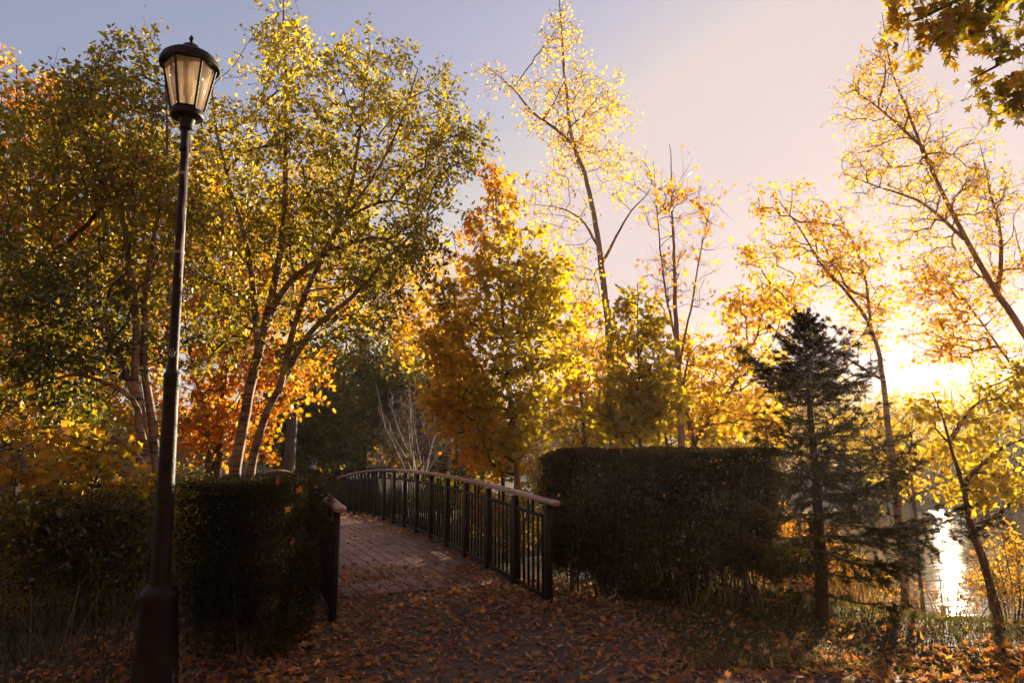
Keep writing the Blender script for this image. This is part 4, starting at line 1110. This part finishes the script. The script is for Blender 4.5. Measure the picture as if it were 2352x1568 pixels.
def asphalt_mat():
    m, nt, N, L = nodemat('worn_asphalt')
    out = N('ShaderNodeOutputMaterial'); b = N('ShaderNodeBsdfPrincipled'); L(b.outputs[0], out.inputs[0])
    tc = N('ShaderNodeTexCoord')
    n1 = N('ShaderNodeTexNoise'); n1.inputs['Scale'].default_value = 1.3; n1.inputs['Detail'].default_value = 7; L(tc.outputs['Object'], n1.inputs['Vector'])
    n2 = N('ShaderNodeTexNoise'); n2.inputs['Scale'].default_value = 180; n2.inputs['Detail'].default_value = 3; L(tc.outputs['Object'], n2.inputs['Vector'])
    r1 = N('ShaderNodeValToRGB'); e = r1.color_ramp.elements
    e[0].position = .3; e[0].color = (.050, .033, .024, 1); e[1].position = .7; e[1].color = (.105, .070, .049, 1)
    ad = N('ShaderNodeMath'); ad.operation = 'MULTIPLY_ADD'; ad.inputs[1].default_value = .45; L(n2.outputs['Fac'], ad.inputs[0])
    a2 = N('ShaderNodeMath'); a2.operation = 'MULTIPLY'; a2.inputs[1].default_value = .55; L(n1.outputs['Fac'], a2.inputs[0]); L(a2.outputs[0], ad.inputs[2])
    L(ad.outputs[0], r1.inputs[0]); L(r1.outputs[0], b.inputs['Base Color'])
    b.inputs['Roughness'].default_value = .85
    bp = N('ShaderNodeBump'); bp.inputs['Strength'].default_value = .5; bp.inputs['Distance'].default_value = .004
    L(n2.outputs['Fac'], bp.inputs['Height']); L(bp.outputs[0], b.inputs['Normal'])
    return m
px_ = np.arange(-14, 30, .15); py_ = np.arange(-9, 30, .15)
X, Y = np.meshgrid(px_, py_); x = X.ravel(); y = Y.ravel()
mk_ = path_mask(x, y); s_, t_ = to_bridge(x, y)
def path_z(x, y): return hgt(x, y) + .004 + .024 * np.clip((path_mask(x, y) - .35) / .4, 0, 1)
ok = (mk_ > .4) & ~((s_ > 1.05) & (s_ < BL + .05) & (np.abs(t_ + BW / 2) < 2.5))
nx, ny = len(px_), len(py_)
i, j = np.meshgrid(np.arange(nx - 1), np.arange(ny - 1)); q = (j * nx + i).ravel()
quads = np.stack([q, q + 1, q + nx + 1, q + nx], 1); quads = quads[ok[quads].all(1)]
used = np.unique(quads); remap = np.full(nx * ny, -1); remap[used] = np.arange(len(used))
o = mesh_np('path', np.stack([x, y, path_z(x, y)], 1)[used], [remap[quads]], asphalt_mat(), smooth=True); o['kind'] = 'structure'

def water_mat():
    m, nt, N, L = nodemat('pond_water')
    out = N('ShaderNodeOutputMaterial'); b = N('ShaderNodeBsdfPrincipled'); L(b.outputs[0], out.inputs[0])
    b.inputs['Base Color'].default_value = (.022, .022, .016, 1); b.inputs['Roughness'].default_value = .05; b.inputs['IOR'].default_value = 1.33
    tc = N('ShaderNodeTexCoord'); mp = N('ShaderNodeMapping'); mp.inputs['Rotation'].default_value = (0, 0, R(-28)); mp.inputs['Scale'].default_value = (.6, 2.0, 1)
    L(tc.outputs['Object'], mp.inputs[0])
    n1 = N('ShaderNodeTexNoise'); n1.inputs['Scale'].default_value = 1.0; n1.inputs['Detail'].default_value = 2; n1.inputs['Roughness'].default_value = .6
    L(mp.outputs[0], n1.inputs['Vector'])
    bp = N('ShaderNodeBump'); bp.inputs['Strength'].default_value = 1.0; bp.inputs['Distance'].default_value = .032
    L(n1.outputs['Fac'], bp.inputs['Height']); L(bp.outputs[0], b.inputs['Normal'])
    return m
o = mesh_np('water', [(-40, 6, WATER_Z), (130, 1, WATER_Z), (130, 75, WATER_Z), (-40, 75, WATER_Z)], [np.array([(0, 1, 2, 3)])], water_mat()); o['kind'] = 'structure'

# ------------------------------------------------------------------ fallen leaves
r = np.random.default_rng(400)
def surf(x, y):
    s, t = to_bridge(x, y)
    on = (s > .95) & (s < BL) & (t < .02) & (t > -BW - .02)
    z = np.where(path_mask(x, y) > .4, path_z(x, y), hgt(x, y))
    return np.where(on, deck_z(s), z), on
P = []
n = 74000
x = r.uniform(-3.6, 9.5, n); y = r.uniform(2.5, 9.0, n)
cl = Clump(r, 1.6); c2 = Clump(r, .8); P3 = np.stack([x, y, 0 * x], 1)
dens = .10 + .95 * cl(P3) * (.45 + .8 * c2(P3))
near = sst(5.6, 4.4, y); dens = np.maximum(dens, near * .85)
s, t = to_bridge(x, y)
dens = np.maximum(dens, .9 * sst(.5, .1, np.abs(t + .1)) * (s > -.6))          # swept against the right railing
dens = np.maximum(dens, .8 * sst(.5, .0, np.abs(t + BW + .1)) * (s > -1.2))
dens = np.maximum(dens, .85 * sst(.6, .1, np.abs(y - 5.25)) * (x > .8))        # along the verge
z, on = surf(x, y)
dens = np.where(on, np.where(t > -.42, .75, .16 + .22 * cl(P3)), dens)
grassy = (path_mask(x, y) < .3) & (~on) & (x > 1.0) & (y > 5.8)
dens = np.where(grassy, dens * .45, dens)
dens = np.maximum(dens, .95 * sst(1.6, 2.6, x) * sst(5.75, 5.45, y) * sst(4.3, 4.7, y))
keep = (r.random(n) < dens) & (water_sdf(x, y) > .4)
x, y, z, on, t, s = x[keep], y[keep], z[keep], on[keep], t[keep], s[keep]
# the deck further on
n2 = 2600
s2 = r.uniform(1.5, BL, n2); t2 = -BW * r.random(n2) ** 2.2 * .98 - .02
k2 = r.random(n2) < np.where(t2 > -.4, .9, .4)
s2, t2 = s2[k2], t2[k2]
x2 = P0[0] + s2 * BD[0] + t2 * BN[0]; y2 = P0[1] + s2 * BD[1] + t2 * BN[1]
x = np.concatenate([x, x2]); y = np.concatenate([y, y2]); z = np.concatenate([z, deck_z(s2)])
N = len(x)
P = np.stack([x, y, z + r.uniform(.003, .020, N)], 1)
ax = r.normal(0, 1, (N, 3)); ax[:, 2] *= .25
fresh = sst(1.4, 3.6, x)[:, None]
nm = r.normal(0, .22, (N, 3)) * (1 + 2.4 * fresh); nm[:, 2] += 1
c = pick_colors(r, P, [(.15, .060, .028), (.25, .110, .050), (.30, .155, .065), (.40, .235, .115), (.33, .125, .04), (.44, .27, .07)], 1.5, .25, jit=.28)
cf = pick_colors(r, P, [(.20, .08, .03), (.55, .22, .02), (.62, .34, .03), (.45, .30, .15), (.60, .14, .02), (.65, .45, .05)], 2.0, .2)
w = (r.random((N, 1)) < fresh * .75) | (r.random((N, 1)) < .07 + .12 * sst(5.0, 4.4, y)[:, None] * (x < 0)[:, None])
c = np.where(w, cf, c)
mp_ = r.random(N) < .62
V, F, k = place_leaves(T_MAPLE_FINE, P[mp_], ax[mp_], nm[mp_], r.uniform(.028, .068, mp_.sum()), .38, r)
q_ = ~mp_
V2, F2, k2 = place_leaves(T_OVATE, P[q_], ax[q_], nm[q_], r.uniform(.025, .06, q_.sum()), .45, r)
cc_ = np.concatenate([np.repeat(c[mp_], k, 0), np.repeat(c[q_], k2, 0)])
o = mesh_np('fallen_leaves', np.concatenate([V, V2]), [F, F2 + len(V)], M['litter'], col=cc_); o['kind'] = 'stuff'
tag(o, 'brown and orange maple leaves littering the path and the bridge deck', 'leaves')

# single leaves caught on the two hedges
one = place_leaves(T_MAPLE_FINE, np.zeros((1, 3)), np.array([[0, 1., 0]]), np.array([[0, 0, 1.]]), np.array([1.0]), .3, np.random.default_rng(3))
spots = [(578, 1094, 4.8, 'orange leaf on the top edge of the left hedge, below the pale birch trunks', ORANGE),
         (668, 1084, 4.95, 'gold leaf on the top edge of the left hedge, under the person in cap', GOLD),
         (735, 1082, 5.3, 'large gold leaf lying on the top right corner of the left hedge', GOLD),
         (636, 1110, 4.72, 'rust leaf caught high on the front of the left hedge', RUST),
         (655, 1170, 4.70, 'gold leaf caught on the front of the left hedge halfway to its right corner', GOLD),
         (690, 1130, 4.74, 'orange leaf caught just under the top edge of the left hedge', ORANGE),
         (665, 1245, 4.72, 'dull rust leaf caught in the middle of the left hedge face', RUST),
         (1425, 1040, 6.73, 'orange leaf near the top left of the right hedge', ORANGE),
         (1522, 1140, 6.70, 'orange leaf caught in the upper middle of the right hedge face', ORANGE),
         (1738, 1057, 6.72, 'brown leaf near the top right corner of the right hedge', RUST),
         (1672, 1045, 6.73, 'small tan leaf near the top of the right hedge towards its right end', TAN),
         (1660, 1110, 6.70, 'rust leaf right of the centre of the right hedge face', RUST),
         (1580, 1210, 6.72, 'dark rust leaf low on the face of the right hedge', RUST),
         (1375, 1090, 6.70, 'tan leaf on the left part of the right hedge face', TAN),
         (1285, 1140, 6.70, 'orange leaf beside the end of the right handrail on the hedge', ORANGE)]
for k_, (px, py, Yd, lab, cc) in enumerate(spots):
    p = W(px, py, Yd + (.45 - .00025 * (px - 1225) if px > 1200 else 0)) ; p[1] += .0
    me_o = mesh_np('fallen_leaf', one[0], [one[1]], M['litter'], col=np.repeat(np.array([cc]) * .8, len(one[0]), 0))
    me_o.location = p; sc = r.uniform(.030, .046); me_o.scale = (sc, sc, sc)
    me_o.rotation_euler = (r.uniform(.2, 1.9), r.normal(0, .7), r.normal(0, 1.2))
    tag(me_o, lab, 'leaf', 'leaves caught on the hedges')

# ------------------------------------------------------------------ grass and dry stalks
def blades(n, fx, hmin, hmax, seed, cols, name, label, width=.006, lean=.45, cat='grass'):
    r = np.random.default_rng(seed)
    x, y = fx(r, n)
    ok = (water_sdf(x, y) > .15) & (path_mask(x, y) < .45)
    s, t = to_bridge(x, y); ok &= ~((s > -.2) & (s < BL) & (t < .12) & (t > -BW - .12))
    x, y = x[ok], y[ok]; n = len(x)
    z = hgt(x, y)
    h = r.uniform(hmin, hmax, n) * (.5 + Clump(r, 1.4)(np.stack([x, y, z], 1)))
    d = r.normal(0, lean, (n, 2)) * h[:, None]
    a = r.uniform(0, 6.28, n); wx = np.cos(a) * width; wy = np.sin(a) * width
    b0 = np.stack([x, y, z - .01], 1)
    wv = np.stack([wx, wy, 0 * wx], 1)
    mid = b0 + np.stack([d[:, 0] * .35, d[:, 1] * .35, h * .6], 1)
    tip = b0 + np.stack([d[:, 0], d[:, 1], h * .95], 1)
    V = np.stack([b0 - wv, b0 + wv, mid - wv * .7, mid + wv * .7, tip], 1).reshape(-1, 3)
    F = (np.arange(n)[:, None, None] * 5 + np.array([[(0, 1, 3), (0, 3, 2), (2, 3, 4)]])).reshape(-1, 3)
    c = pick_colors(r, b0, cols, 1.0, .5)
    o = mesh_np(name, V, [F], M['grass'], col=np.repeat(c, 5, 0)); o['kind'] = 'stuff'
    return tag(o, label, cat)
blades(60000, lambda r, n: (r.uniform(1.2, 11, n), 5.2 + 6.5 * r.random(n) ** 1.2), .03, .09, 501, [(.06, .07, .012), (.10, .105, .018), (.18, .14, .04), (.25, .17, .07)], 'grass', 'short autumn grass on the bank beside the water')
blades(2600, lambda r, n: (r.uniform(1.6, 10, n), 6.9 + 4.4 * r.random(n)), .35, .85, 502, [(.16, .10, .05), (.28, .19, .09), (.22, .17, .05)], 'dry_weeds', 'thin dry stalks along the water edge', .004, .35, 'weeds')
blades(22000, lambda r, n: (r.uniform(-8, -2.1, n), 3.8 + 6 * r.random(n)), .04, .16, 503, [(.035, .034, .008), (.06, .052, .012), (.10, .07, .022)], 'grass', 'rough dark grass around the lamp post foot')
blades(80, lambda r, n: (r.uniform(-5.5, -2.5, n), 4.9 + 2.2 * r.random(n)), .35, .8, 504, [(.12, .085, .045), (.20, .15, .08)], 'dry_weeds', 'pale dry stalks in the undergrowth left of the lamp', .004, .5, 'weeds')

# a far wood that closes the view behind everything
r = np.random.default_rng(600)
n = 42000
ang = r.uniform(-.95, 1.05, n); D = r.uniform(72, 92, n)
x = D * np.sin(ang); y = D * np.cos(ang); y = np.maximum(y, 30)
cl = Clump(r, .22)
z = hgt(x, y) + (2.2 + 4.5 * cl(np.stack([x, y, 0 * x], 1))) * r.random(n) ** .7
P = np.stack([x, y, z], 1)
c = pick_colors(r, P, [GREEN_D, GREEN, OLIVE, GOLD, RUST], .15, .6)
V, F, k = place_leaves(T_OVATE, P, r.normal(0, 1, (n, 3)), r.normal(0, 1, (n, 3)), r.uniform(.5, 1.1, n), .2, r)
o = mesh_np('distant_wood', V, [F], M['leaf'], col=np.repeat(c, k, 0)); o['kind'] = 'stuff'; tag(o, 'far band of autumn woodland closing the view', 'woodland')

# unseen leaf mass added behind the camera: blocks sky, bounces warm light
n = 15000
x = r.uniform(-26, 22, n); y = r.uniform(-14, -6.5, n)
P = np.stack([x, y, hgt(x, y) + 12 * r.random(n) ** .8], 1)
c = pick_colors(r, P, [RUST, OLIVE, GOLD, ORANGE, GOLD], .3, .6) * .72  # gold and orange so the light it returns to the hedges is warm
V, F, k = place_leaves(T_OVATE, P, r.normal(0, 1, (n, 3)), r.normal(0, 1, (n, 3)), r.uniform(.45, .9, n), .2, r)
o = mesh_np('woodland', V, [F], M['bounce_leaf'], col=np.repeat(c, k, 0)); o['kind'] = 'stuff'; tag(o, 'unseen autumn woodland added behind the camera to block sky and bounce warm light', 'woodland')

# ------------------------------------------------------------------ the walker beyond the bridge
def skin_mesh(name, joints, edges, radii, mat, parent, root=0, sub=2):
    me = bpy.data.meshes.new(name); me.from_pydata(joints, edges, []); me.materials.append(mat)
    o = new_obj(name, me, parent)
    sk = o.modifiers.new('skin', 'SKIN'); sk.use_smooth_shade = True
    for i_, rr in enumerate(radii):
        v = me.skin_vertices[0].data[i_]; v.radius = rr if isinstance(rr, tuple) else (rr, rr); v.use_root = (i_ == root)
    sb = o.modifiers.new('sub', 'SUBSURF'); sb.levels = sub; sb.render_levels = sub
    return o
pw = W(719, 1062, 22.0); pg = gz(pw[0], pw[1])
HGT = pw[2] - pg + .12
k_ = HGT / 1.75
per = thing('person', 'person in a dark cap walking beyond the bridge, head showing over the left hedge', 'person', (pw[0], pw[1], pg), R(-15))
M['skin'] = pmat('skin', (.55, .34, .26), .55, .08); M['jacket'] = pmat('dark_jacket_cloth', (.03, .028, .032), .85, .3, 20); M['trousers'] = pmat('dark_trousers', (.035, .035, .05), .85, .3, 20)
M['cap'] = pmat('navy_cap_cloth', (.05, .055, .085), .8, .2, 20); M['shoe'] = pmat('shoe', (.03, .022, .018), .6, .2); M['hair'] = pmat('dark_hair', (.03, .02, .014), .7, .3, 40)
def sc(L_): return [tuple(np.array(p) * k_) for p in L_]
# x forward (walks to the right), y left
J = sc([(0, 0, .95), (0, 0, 1.12), (.01, 0, 1.32), (.02, 0, 1.44), (.04, 0, 1.53), (.05, 0, 1.60), (.05, 0, 1.68), (.12, 0, 1.62), (.14, 0, 1.595),
        (.01, .18, 1.40), (-.04, .22, 1.14), (.08, .22, .93), (.01, -.18, 1.40), (.06, -.22, 1.14), (.20, -.21, .95),
        (0, .09, .90), (.12, .09, .50), (-.02, .09, .09), (.13, .09, .03), (0, -.09, .90), (-.05, -.09, .49), (-.30, -.09, .14), (-.20, -.09, .03),
        (.12, .22, .86), (.25, -.21, .89),
        (.15, .205, .80), (.145, .225, .79), (.13, .235, .79), (.115, .24, .80), (.17, .20, .86),
        (.29, -.195, .85), (.285, -.215, .835), (.27, -.23, .835), (.255, -.24, .84), (.30, -.19, .90)])
Ed = [(0, 1), (1, 2), (2, 3), (3, 4), (4, 5), (5, 6), (5, 7), (7, 8), (3, 9), (9, 10), (10, 11), (3, 12), (12, 13), (13, 14), (0, 15), (15, 16), (16, 17), (17, 18), (0, 19), (19, 20), (20, 21), (21, 22),
      (11, 23), (14, 24), (23, 25), (23, 26), (23, 27), (23, 28), (11, 29), (24, 30), (24, 31), (24, 32), (24, 33), (14, 34)]
Rd = [.13, .12, .14, .08, .055, .085, .088, .03, .018, .06, .045, .032, .06, .045, .032, .085, .06, .04, .035, .085, .06, .04, .035, .028, .028] + [.009] * 10
skin_mesh('body', J, Ed, [q_ * k_ for q_ in Rd], M['skin'], per)
J = sc([(0, 0, .86), (0, 0, .97), (0, 0, 1.12), (.01, 0, 1.32), (.02, 0, 1.43), (.03, 0, 1.49), (.01, .19, 1.41), (-.04, .225, 1.14), (.07, .222, .95), (.01, -.19, 1.41), (.06, -.225, 1.14), (.19, -.212, .965)])
skin_mesh('jacket', J, [(0, 1), (1, 2), (2, 3), (3, 4), (4, 5), (4, 6), (6, 7), (7, 8), (4, 9), (9, 10), (10, 11)], [q_ * k_ for q_ in [.165, .155, .145, .165, .10, .075, .08, .062, .05, .08, .062, .05]], M['jacket'], per)
J = sc([(0, 0, .96), (0, .09, .88), (.12, .09, .50), (-.015, .09, .11), (0, -.09, .88), (-.05, -.09, .49), (-.285, -.09, .16)])
skin_mesh('trousers', J, [(0, 1), (1, 2), (2, 3), (0, 4), (4, 5), (5, 6)], [q_ * k_ for q_ in [.14, .10, .075, .058, .10, .075, .058]], M['trousers'], per)
for yy, (xa, za), (xb, zb_) in ((.09, (-.05, .05), (.17, .035)), (-.09, (-.32, .10), (-.14, .02))):
    skin_mesh('shoe', sc([(xa, yy, za), ((xa + xb) / 2, yy, (za + zb_) / 2 + .01), (xb, yy, zb_)]), [(0, 1), (1, 2)], [q_ * k_ for q_ in [.05, .05, .04]], M['shoe'], per)
mb = MB(); hc = np.array([.045, 0, 1.665]) * k_
mb.lathe([(.104 * k_, 0), (.106 * k_, .025 * k_), (.098 * k_, .07 * k_), (.07 * k_, .105 * k_), (.02 * k_, .118 * k_)], 20, c=hc)
mb.box(hc + np.array([.125, 0, .008]) * k_, np.array([.11, .14, .012]) * k_)
mb.build('cap', M['cap'], per, smooth=True)
mb = MB(); mb.lathe([(.085 * k_, -.10 * k_), (.099 * k_, -.05 * k_), (.100 * k_, .0)], 18, c=hc + np.array([-.016, 0, 0]) * k_); mb.build('hair', M['hair'], per, smooth=True)
for sd in (-1, 1):
    mb = MB(); mb.lathe([(.004 * k_, -.006 * k_), (.010 * k_, -.002), (.010 * k_, .002), (.004 * k_, .006 * k_)], 8, c=hc + np.array([.088, sd * .034, -.028]) * k_); mb.build('eye', M['hair'], per)
    mb = MB(); mb.lathe([(.006 * k_, -.03 * k_), (.014 * k_, -.01 * k_), (.016 * k_, .012 * k_), (.006 * k_, .028 * k_)], 8, c=hc + np.array([.005, sd * .098, -.045]) * k_); mb.build('ear', M['skin'], per)

# ------------------------------------------------------------------ air
hz = MB(); hz.box((20, 55, 4.7), (276, 206, 18.0))
m, nt, N_, L_ = nodemat('warm_haze')
out = N_('ShaderNodeOutputMaterial'); pv = N_('ShaderNodeVolumePrincipled')
pv.inputs['Color'].default_value = (.96, .84, .76, 1); pv.inputs['Density'].default_value = .00055; pv.inputs['Anisotropy'].default_value = .66
L_(pv.outputs[0], out.inputs['Volume'])
o = hz.build('haze', m); o['kind'] = 'stuff'; tag(o, 'thin warm haze glowing towards the low sun', 'haze')

# ------------------------------------------------------------------ light, sky, camera
AZ, EL = R(31.6), R(8.3)
world = bpy.data.worlds.new('World'); scene.world = world; world.use_nodes = True
nt = world.node_tree; nt.nodes.clear(); N_ = nt.nodes.new; L_ = nt.links.new
out = N_('ShaderNodeOutputWorld'); bg = N_('ShaderNodeBackground'); sky = N_('ShaderNodeTexSky')
sky.sky_type = 'NISHITA'; sky.sun_disc = False; sky.sun_elevation = EL; sky.sun_rotation = AZ
sky.air_density = 1.0; sky.dust_density = 2.0; sky.ozone_density = 1.5
SKY = .10; LIM = 2 ** -1.6
sc1 = N_('ShaderNodeVectorMath'); sc1.operation = 'SCALE'; sc1.inputs['Scale'].default_value = SKY; L_(sky.outputs[0], sc1.inputs[0])
gm = N_('ShaderNodeGamma'); gm.inputs['Gamma'].default_value = .66; L_(sc1.outputs[0], gm.inputs['Color'])
hs = N_('ShaderNodeHueSaturation'); hs.inputs['Saturation'].default_value = .95; L_(gm.outputs[0], hs.inputs['Color'])
tint = N_('ShaderNodeMix'); tint.data_type = 'RGBA'; tint.blend_type = 'MULTIPLY'; tint.inputs[0].default_value = 1
tint.inputs[7].default_value = (.525, .45, .50, 1)
L_(hs.outputs[0], tint.inputs[6])
lim = N_('ShaderNodeMix'); lim.data_type = 'RGBA'; lim.blend_type = 'DARKEN'; lim.inputs[0].default_value = 1
lim.inputs[7].default_value = (LIM * .80, LIM * .665, LIM * .655, 1)
L_(tint.outputs[2], lim.inputs[6])
sc2 = N_('ShaderNodeVectorMath'); sc2.operation = 'SCALE'; sc2.inputs['Scale'].default_value = 1 / SKY; L_(lim.outputs[2], sc2.inputs[0])
L_(sc2.outputs[0], bg.inputs[0]); bg.inputs[1].default_value = SKY
L_(bg.outputs[0], out.inputs[0])

sd = bpy.data.lights.new('sun', 'SUN'); sd.energy = 5.0; sd.angle = R(.5); sd.color = (1.0, .80, .56)
so = new_obj('sun', sd)
sv = Vector((math.sin(AZ) * math.cos(EL), math.cos(AZ) * math.cos(EL), math.sin(EL)))
so.rotation_euler = sv.to_track_quat('Z', 'Y').to_euler(); so.location = sv * 100

cam = bpy.data.cameras.new('camera'); cam.lens = 24; cam.sensor_width = 36; cam.clip_end = 1000
co = new_obj('camera', cam); co.location = (0, 0, EYE); co.rotation_euler = (math.pi / 2 + PITCH, 0, 0)
scene.camera = co

vs = scene.view_settings
vs.view_transform = 'Standard'; vs.look = 'None'; vs.gamma = 1; vs.use_curve_mapping = False; vs.exposure = 1.6
cy = scene.cycles
cy.max_bounces = 7; cy.diffuse_bounces = 3; cy.glossy_bounces = 3; cy.transmission_bounces = 4; cy.transparent_max_bounces = 12; cy.volume_bounces = 0
cy.use_denoising = True
try:
    cy.denoiser = 'OPENIMAGEDENOISE'
except Exception: pass
cy.sample_clamp_indirect = 4
